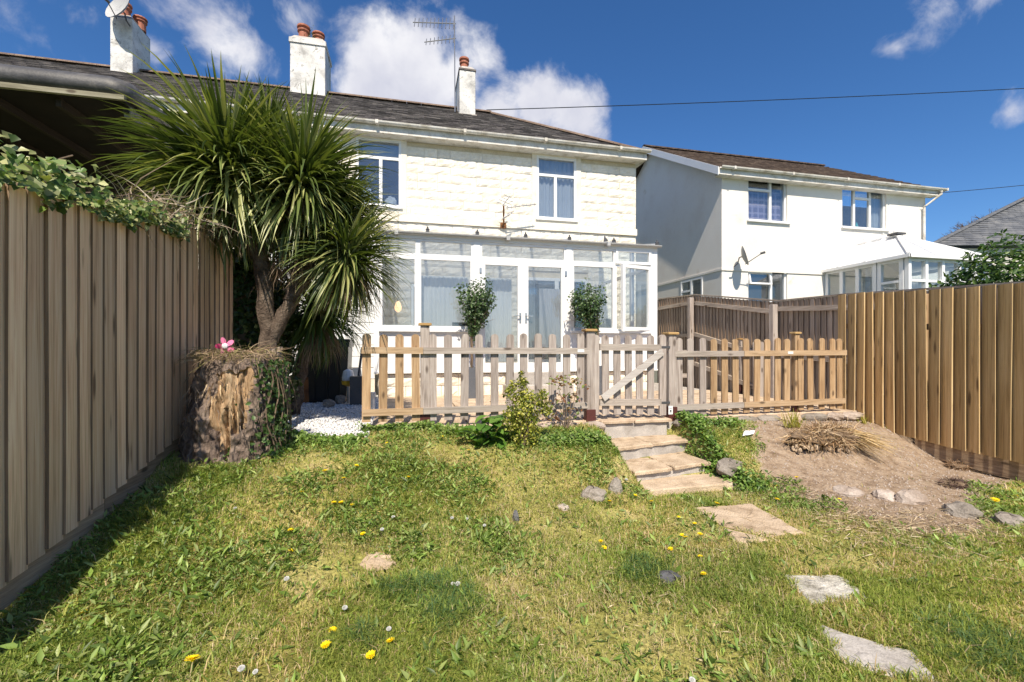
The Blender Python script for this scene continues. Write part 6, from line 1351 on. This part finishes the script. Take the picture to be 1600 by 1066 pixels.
def bushy(name, label, cat, c, r, n, S, pal, mat='leaf', core=(.02, .03, .01), asp=.6, shell=.55, seed=1, corefac=.72, gap=.35, ind=0, name2='foliage'):
    t = thing(name, label, cat, (c[0], c[1], c[2]-r[2])); D = rng.normal(size=(n, 3)); D /= np.linalg.norm(D, axis=1, keepdims=True)
    lump = .74+.42*vnoise(D[:, 0]*2+D[:, 2]*1.5+seed, D[:, 1]*2-D[:, 2]+seed, 1.6, 3); rad = (shell+(1-shell)*rng.random(n)**.6)*lump; P = np.array(c)+D*rad[:, None]*np.array(r)
    cl_ = vnoise(P[:, 0]*3+P[:, 2]*2, P[:, 1]*3+P[:, 2]*3, 2.2, 2); k = cl_ > gap; P, D = P[k], D[k]; n = len(P)
    Nn = D+rng.normal(0, .6, (n, 3))+[0, -.2, .3]
    if ind:
        ms = []
        for i, q in enumerate(pal): 
            me = MB().add([(0, 0, 0), (.22, .3, .06), (.26, .6, .05), (0, 1, -.12), (-.26, .6, .05), (-.22, .3, .06), (0, .5, -.02)], [(0, 1, 6), (1, 2, 6), (2, 3, 6), (3, 4, 6), (4, 5, 6), (5, 0, 6)]).mesh('leaf', M[mat]); a = me.color_attributes.new('Col', 'FLOAT_COLOR', 'POINT'); a.data.foreach_set('color', [*q, 1]*7); ms.append(me)
        score = -(P @ np.array(-np.array(c)/np.linalg.norm(c))); o_ = np.argsort(-(((P-np.array(c))/np.array(r)) @ (np.array([-c[0], -c[1], .5])/np.linalg.norm([c[0], c[1], .5])))); sel = o_[:ind]; rest = np.ones(n, bool); rest[sel] = False
        place_leaves(ms, P[sel], Nn[sel], rng.uniform(S[0], S[1], ind)*1.1, t); P, Nn = P[rest], Nn[rest]; n = len(P)
    leaf_stuff(P, Nn, rng.uniform(S[0], S[1], n), pal, mat, name2, t, asp)
    return t
hd = bushy('hedge', 'dark shaded ivy hedge between the fence end and the palm trunks', 'hedge', (-1.85, 5.75, 1.0), (.62, .4, 1.25), 9000, (.05, .09), [(.03, .055, .014), (.045, .08, .02), (.07, .10, .03)], 'gloss', shell=.4, gap=.25, asp=.8)
MB().blob((-1.85, 5.8, .9), (.42, .28, 1.0), 3, .12, 14, 10).obj('branches', M['twig'], hd)
pw = thing('stone_wall', 'dark rubble garden wall in shade behind the left fence end', 'wall', (-2.3, 5.3, 0))
for i in range(9):
    y_ = 5.30; u = -2.55-(i % 2)*.1
    while u < -2.15:
        L = random.uniform(.18, .34); MB().blob((u+L/2, 6.35, .1+i*.17), (L/2, .12, .085), i*10+int(u*10), .1, 9, 6).obj('stone', random.choice((M['rock'], M['rockd'], M['rocks'])), pw); u += L
MB().box((-2.9, 6.38, -.2), (-2.0, 6.55, 1.62)).obj('wall_core', M['conc'], pw)
# laurel on the right
bushy('laurel_bush', 'glossy green laurel bush rising behind the right fence', 'bush', (9.75, 5.3, 1.0), (1.5, 1.1, 1.75), 11000, (.09, .15), [(.035, .08, .018), (.06, .12, .025), (.12, .19, .04), (.045, .09, .022)], 'gloss', shell=.55, gap=.32, asp=.42, ind=240)
# golden shrub at the fence
gs = thing('golden_shrub', 'yellow-green variegated shrub with upright tip in front of the grey pickets', 'shrub', hit(818, 700))
g0 = hit(818, 700); Pn = []
for (a, b_, r_s, nn) in ((818, 640, .20, 900), (822, 675, .19, 700), (797, 612, .075, 170), (815, 598, .06, 160), (822, 622, .10, 260), (846, 625, .085, 220), (853, 640, .08, 160), (800, 655, .12, 300), (815, 584, .03, 40), (802, 600, .04, 60), (848, 612, .035, 50)):
    c = W(a, b_, v=g0.y+.02); D = rng.normal(size=(nn, 3)); D /= np.linalg.norm(D, axis=1, keepdims=True); Pn.append(np.array(c)+D*(rng.random(nn)**.4)[:, None]*r_s*np.array([.85, .7, 1.0]))
P = np.vstack(Pn); P = P[P[:, 1] < 4.74]; n = len(P); leaf_stuff(P, (P-np.array([g0.x, g0.y, .25]))+rng.normal(0, .15, (n, 3))+[0, 0, .1], rng.uniform(.020, .040, n), [(.30, .33, .05), (.52, .50, .09), (.60, .57, .18), (.20, .26, .045), (.10, .13, .03)], 'leaf', 'foliage', gs, .65)
for k in range(9): a = k*.7; q = g0+Vector((math.cos(a)*.13, math.sin(a)*.08, .35+.05*(k % 3))); MB().tube([g0, g0.lerp(q, .5)+Vector((0, 0, .03)), q], [.008, .006, .003], 5).obj('stem', M['twig'], gs)
# leafy plant left of it
lp0 = hit(768, 695); lp_ = thing('leafy_plant', 'bright green broad-leaved plant left of the golden shrub', 'plant', lp0)
lm = []
for i, q in enumerate([(.10, .21, .03), (.15, .27, .045), (.08, .17, .03)]):
    pts_ = []; S = 6; cs = []
    for s in range(S+1):
        t_ = s/S; w_ = .5*math.sin(math.pi*min(1, t_*.92+.06))**.8; pts_ += [(-w_*.75, t_, .10*w_-.5*t_*t_+.35*t_), (0, t_, -.5*t_*t_+.35*t_-.03), (w_*.75, t_, .10*w_-.5*t_*t_+.35*t_)]
    me = MB().add(pts_, [(3*s, 3*s+1, 3*s+4, 3*s+3) for s in range(S)]+[(3*s+1, 3*s+2, 3*s+5, 3*s+4) for s in range(S)]).mesh('leaf', M['leaf']); a = me.color_attributes.new('Col', 'FLOAT_COLOR', 'POINT'); a.data.foreach_set('color', [*q, 1]*len(pts_)); lm.append(me)
for i in range(120):
    c = W(random.gauss(768, 17), random.uniform(655, 700), v=lp0.y+random.uniform(-.1, .12)); s = random.uniform(.09, .16); link('leaf', random.choice(lm), c, lp_, rot=(random.uniform(-.2, .6), random.uniform(-.3, .3), random.uniform(0, 6.28)), scale=(s*.8, s, s))
for i in range(6): c = W(random.gauss(768, 14), 662, v=lp0.y); MB().tube([lp0, c], .006, 5).obj('stem', M['stem'], lp_)
# creeping leafy plants beside the steps and along the fence foot
def creeper(label, segs, n, S, pal, hgt=.09):
    P = []
    for (a0, b0_, a1, b1_, r, w_) in segs:
        p, q = hit(a0, b0_), hit(a1, b1_); k = int(n*w_); t_ = rng.random(k); x_ = p.x+(q.x-p.x)*t_+rng.normal(0, r, k); y_ = np.minimum(p.y+(q.y-p.y)*t_+rng.normal(0, r*.7, k), 4.74); P.append(np.stack([x_, y_, gz(x_, y_)+.01+rng.random(k)*hgt*(.3+vnoise(x_, y_, 6, 2))], 1))
    P = np.vstack(P); t = thing('creeping_plant', label, 'plant', P.mean(0)); leaf_stuff(P, rng.normal(0, .45, (len(P), 3))+[0, -.35, 1], rng.uniform(*S, len(P)), pal, 'leaf', 'foliage', t, .8, .15)
    for k in range(10): q = P[rng.integers(len(P))]; r_ = P[rng.integers(len(P))]; q = Vector(q); r_ = q.lerp(Vector(r_), .25); MB().tube([q, q.lerp(r_, .5)+Vector((0, 0, .02)), r_], .003, 4).obj('runner', M['twig'], t)
creeper('low strawberry-like plant spreading down the bank right of the steps', [(1060, 656, 1095, 700, .06, .35), (1090, 700, 1118, 745, .07, .3), (1068, 665, 1150, 668, .05, .15), (1120, 752, 1200, 770, .06, .2)], 2600, (.022, .045), [(.12, .22, .04), (.18, .30, .06), (.08, .15, .03), (.24, .34, .09)])
creeper('low leafy weeds along the foot of the left picket fence', [(575, 672, 740, 682, .06, .5), (850, 690, 935, 690, .07, .5)], 2600, (.02, .05), [(.13, .22, .045), (.19, .29, .06), (.09, .16, .03), (.26, .33, .10)], .08)
creeper('green weeds at the foot of the stump and gravel edge', [(330, 720, 440, 700, .05, .4), (440, 690, 560, 692, .06, .6)], 2000, (.02, .05), [(.13, .22, .045), (.19, .29, .06), (.09, .16, .03)], .08)
# rose
r0 = hit(886, 672); ro = thing('rose_bush', 'thin young rose with reddish leaves beside the left gate post', 'rose', r0); tips = [(881, 600), (868, 628), (893, 622), (905, 596), (870, 597), (880, 590), (898, 645), (862, 650)]
P = []
for (a, b_) in tips:
    c = W(a, b_, v=r0.y+.03); m_ = W((a+884)/2+2, (b_+660)/2, v=r0.y); MB().tube([r0, m_, c], [.005, .004, .002], 5).obj('stem', M['twig'], ro); nn = 22; P.append(np.array(c)+rng.normal(0, 1, (nn, 3))*[.06, .04, .03])
P = np.vstack(P); leaf_stuff(P, rng.normal(0, .5, (len(P), 3))+[0, -.3, 1], rng.uniform(.035, .06, len(P)), [(.14, .19, .04), (.20, .25, .07), (.22, .10, .05), (.30, .20, .06), (.10, .05, .03)], 'leaf', 'foliage', ro, .6)

# potted trees by the doors
def potted(px, pyc, pot_px, label, v=7.42, pot_h=.52, w_=.82, h_=1.0):
    u = W(px, 0, v=v).x; zc_ = W(px, pyc, v=v).z; up = W(pot_px, 0, v=v).x
    t = thing('potted_tree', label, 'potted tree', (up, v, .0))
    MB().add([(up-.10, v-.10, .012), (up+.10, v-.10, .012), (up+.10, v+.10, .012), (up-.10, v+.10, .012), (up-.13, v-.13, pot_h), (up+.13, v-.13, pot_h), (up+.13, v+.13, pot_h), (up-.13, v+.13, pot_h)], [(3, 2, 1, 0), (0, 1, 5, 4), (1, 2, 6, 5), (2, 3, 7, 6), (3, 0, 4, 7)]).box((up-.115, v-.115, pot_h-.06), (up+.115, v+.115, pot_h-.03)).obj('planter', M['potgrey'], t)
    for k in range(3):
        MB().tube([(up+.015*math.cos(k*2.1+i*1.1), v+.015*math.sin(k*2.1+i*1.1), pot_h-.05+i*(zc_-h_*.2-pot_h)/7) for i in range(8)], .011, 6).obj('stem', M['twig'], t)
    nn = 3000; D = rng.normal(size=(nn, 3)); D /= np.linalg.norm(D, axis=1, keepdims=True); rad = rng.random(nn)**.5*(.55+.85*vnoise(D[:, 0]*2+px, D[:, 2]*2+D[:, 1], 2.6, 2)); zf = np.clip(.62+D[:, 2]*.55, .25, 1.05)
    P = np.array([u, v, zc_])+D*rad[:, None]*np.array([w_/2, w_/2.2, h_/2]); P[:, 0] = u+(P[:, 0]-u)*zf*1.1; P[:, 1] = v+(P[:, 1]-v)*zf; P[:, 0] += (up-u)*np.clip((zc_-P[:, 2])/(h_/2), 0, 1)*.8
    leaf_stuff(P, D+rng.normal(0, .6, (nn, 3))+[0, -.1, .4], rng.uniform(.04, .07, nn), [(.045, .09, .028), (.07, .13, .04), (.12, .19, .07), (.03, .06, .02)], 'gloss', 'foliage', t, .55)
    for k in range(14):
        a = k*.9; q = Vector((u+math.cos(a)*w_*.36, v+math.sin(a)*w_*.3, zc_+h_*(-.15+.45*((k*7) % 5)/5))); s0 = Vector(((up+u)/2, v, zc_-h_*.38)); MB().tube([s0, s0.lerp(q, .5)+Vector((0, 0, .05)), q], [.007, .005, .002], 4).obj('branch', M['twig'], t)
    return t
potted(746, 484, 737, 'left of two potted trees by the doors, twisted stems in a tall grey planter')
potted(917, 486, 934, 'right of two potted trees by the doors, in front of the white door post')

# bin and clutter on the gravel
q = W(510, 615, z=0.0); bx, by = W(511, 0, v=7.36).x, 7.62
bn = thing('storage_bin', 'tall black plastic bin standing on the white gravel under the palm', 'bin', (bx, by, 0)); h_ = .83+.0/700
mb = MB(); vs = []
prof = [(-.31, -.25), (-.20, -.27), (-.19, -.25), (-.02, -.25), (-.01, -.27), (.01, -.27), (.02, -.25), (.19, -.25), (.20, -.27), (.31, -.25), (.31, .27), (-.31, .27)]
for z_, s in ((0, .88), (.05, .9), (.86, 1.0), (.862, 1.05), (.93, 1.05)): vs += [(bx+a*s, by+b_*s, z_) for a, b_ in prof]
k = len(prof); mb.add(vs, [(i*k+j, i*k+(j+1) % k, (i+1)*k+(j+1) % k, (i+1)*k+j) for i in range(4) for j in range(k)]+[tuple(range(k-1, -1, -1)), tuple(4*k+j for j in range(k))]); mb.obj('body', M['black'], bn)
MB().bbox((bx-.34, by-.30, .932), (bx+.34, by+.30, .98), .015).obj('lid', M['black'], bn)
te = W(471, 580, v=7.45); tag(MB().lathe((te.x, te.y, te.z-.08), [(.07, 0), (.09, .02), (.08, .13), (.05, .18), (.03, .19)], 12).tube([te, te+Vector((.07, 0, .10))], .012, 6).obj('watering_can', M['teal']), 'teal plastic can half hidden beside the black bin', 'watering can')
cb = W(471, 600, v=7.4); tag(MB().bbox((cb.x-.09, cb.y-.02, 0), (cb.x+.11, cb.y+.22, te.z-.085), .01).obj('box', M['rust']), 'dark reddish box on the gravel below the teal can', 'box')
tr_ = W(544, 615, v=7.2); tw = thing('garden_light', 'small white and yellow plastic stake light beside the black bin', 'garden light', (tr_.x, tr_.y, 0))
MB().tube([(tr_.x, tr_.y, 0), (tr_.x, tr_.y, .26)], .018, 8).obj('stake', M['lgrey'], tw); MB().lathe((tr_.x, tr_.y, .26), [(.03, 0), (.09, .03), (.10, .08), (.03, .09)], 12).obj('collar', M['yellow'], tw); MB().lathe((tr_.x, tr_.y, .35), [(.09, 0), (.09, .04), (.07, .14), (.02, .17)], 12).obj('cap', M['whitep'], tw)
tp_ = W(560, 600, v=7.0); tag(MB().tube([(tp_.x-.05, 7.0, 0), (tp_.x+.03, 7.25, .85)], .02, 6).box((tp_.x-.12, 6.97, 0), (tp_.x+.06, 7.1, .42)).obj('leaning_spade', M['dgrey']), 'dark garden tool leaning on the wall left of the first picket', 'garden tool')
wp = W(583, 640, v=5.6); tag(MB().tube([(wp.x, 5.6, -.02), (wp.x, 5.6, .26)], .022, 8).tube([(wp.x, 5.6, .26), (wp.x, 5.6, .31)], .032, 8).obj('standpipe', M['whitep']), 'short white plastic pipe behind the leftmost picket', 'pipe')

# dug clumps on the soil
def clump(px, py, rx, ry, rz_, n, label, pal, L=(.05, .16), r0=.004, name='uprooted_clump', dirn=None, core='earth', sag=.15):
    p = hit(px, py); t = thing(name, label, 'plant clump', p)
    MB().blob((p.x, p.y, p.z+rz_*.25), (rx*.8, ry*.8, rz_*.42), px, .25, 16, 9).obj('root_ball', M[core], t)
    D = rng.normal(size=(n, 3)); D[:, 2] = np.abs(D[:, 2]); D /= np.linalg.norm(D, axis=1, keepdims=True); P = np.array(p)+D*np.array([rx*.8, ry*.8, rz_*.75])*rng.uniform(.7, 1.1, (n, 1))
    DD = D*.5+rng.normal(0, .8, (n, 3))*[1, 1, .4]+(np.array(dirn) if dirn else 0); strands(P, DD, rng.uniform(*L, n), np.full(n, r0), pal, 'dry', 'dry_stalks', t, 4, sag, kink=.3); return t, p
c_, p_ = clump(1290, 690, .52, .24, .20, 1900, 'wide uprooted clump of dry brown roots and stalks on the soil bank', [(.36, .23, .13), (.50, .35, .21), (.60, .46, .30), (.22, .14, .08)], (.06, .2), .0045)
mb = MB(); rr = random.Random(3)
for i in range(75): x_ = p_.x-.45+rr.random()*.62; y_ = p_.y-.17+.10*rr.random()-(x_-p_.x)*.12; mb.blob((x_, y_, float(gz(x_, y_))+.02+rr.random()*.07), (.017, .015, .022), i, .1, 6, 4)
mb.obj('bulbs', M['slab'], c_, kind='stuff')
P = np.array([[p_.x+.22, p_.y-.08, p_.z+.08]])+rng.normal(0, .03, (160, 3)); strands(P, np.tile([.5, -1., -.25], (160, 1))+rng.normal(0, .16, (160, 3)), rng.uniform(.25, .42, 160), np.full(160, .004), [(.56, .40, .20), (.62, .48, .28)], 'dry', 'straw_tuft', c_, 4, .03, kink=.06)
clump(1497, 732, .17, .09, .08, 420, 'upper small clump of dark roots near the right fence', [(.20, .12, .07), (.32, .20, .12), (.40, .28, .18)], (.04, .13), .0035)
clump(1490, 760, .16, .09, .08, 420, 'lower dark purple-brown root clump at the right of the soil', [(.07, .045, .04), (.12, .075, .065), (.18, .12, .10)], (.03, .10), .0035)
for (a, b_, hh, nn, lb) in ((1240, 668, .22, 60, 'yellow-green young shoots at the left of the uprooted clump'), (1222, 645, .14, 14, 'single thin yellow shoot leaning at the soil top near the pickets'), (1326, 652, .13, 40, 'pale yellow shoots by the end of the picket fence'), (1352, 662, .14, 22, 'yellow-green shoot at the foot of the new fence')):
    p = hit(a, b_); t = thing('yellow_shoots', lb, 'shoots', p); P = np.array(p)+rng.normal(0, .035, (nn, 3))*[1, 1, .1]
    strands(P, np.tile([-.15, 0, 1.], (nn, 1))+rng.normal(0, .3, (nn, 3)), rng.uniform(hh*.5, hh, nn), np.full(nn, .008), [(.42, .40, .10), (.55, .48, .18), (.30, .33, .08)], 'grass', 'blades', t, 4, -.02, kink=.12)
tag(slabp([(hit(1160, 687).x, hit(1160, 687).y), (hit(1178, 684).x, hit(1178, 684).y), (hit(1180, 679).x, hit(1180, 679).y), (hit(1163, 680).x, hit(1163, 680).y)], lambda a, b_: float(gz(a, b_))+.05, .01, M['whitep'], None, 'plant_label', seed=2, wob=.002), 'white plastic plant label lying on the weeds right of the steps', 'plant label')

# bare tree far right
bt = thing('bare_tree', 'small bare twiggy tree beyond the slate roof at the far right', 'tree', W(1545, 420, t=30))
tb = W(1545, 420, t=30); mb = MB(); cr = MB(); rr = random.Random(4)
mb.tube([tb-Vector((0, 0, 3)), tb, tb+Vector((0, 0, 2.0))], [.2, .15, .1], 7); mb.obj('trunk', M['twig'], bt)
def br(p, d, l, r, k):
    q = p+d*l; cr.tube([p, q], [r, r*.6], 4, False)
    if k:
        for _ in range(4): br(p.lerp(q, rr.uniform(.4, 1)), (d+Vector((rr.gauss(0, .5), rr.gauss(0, .5), rr.gauss(.15, .35)))).normalized(), l*.68, r*.6, k-1)
for _ in range(7): br(tb+Vector((0, 0, rr.uniform(1, 2))), Vector((rr.gauss(0, .6), rr.gauss(0, .5), .8)).normalized(), 1.15, .05, 4)
cr.obj('crown', M['twig'], bt)
for t in list(scn.objects):
    if t.type == 'MESH' and t.data.users == 1 and len(t.data.polygons) == 0: bpy.data.objects.remove(t)
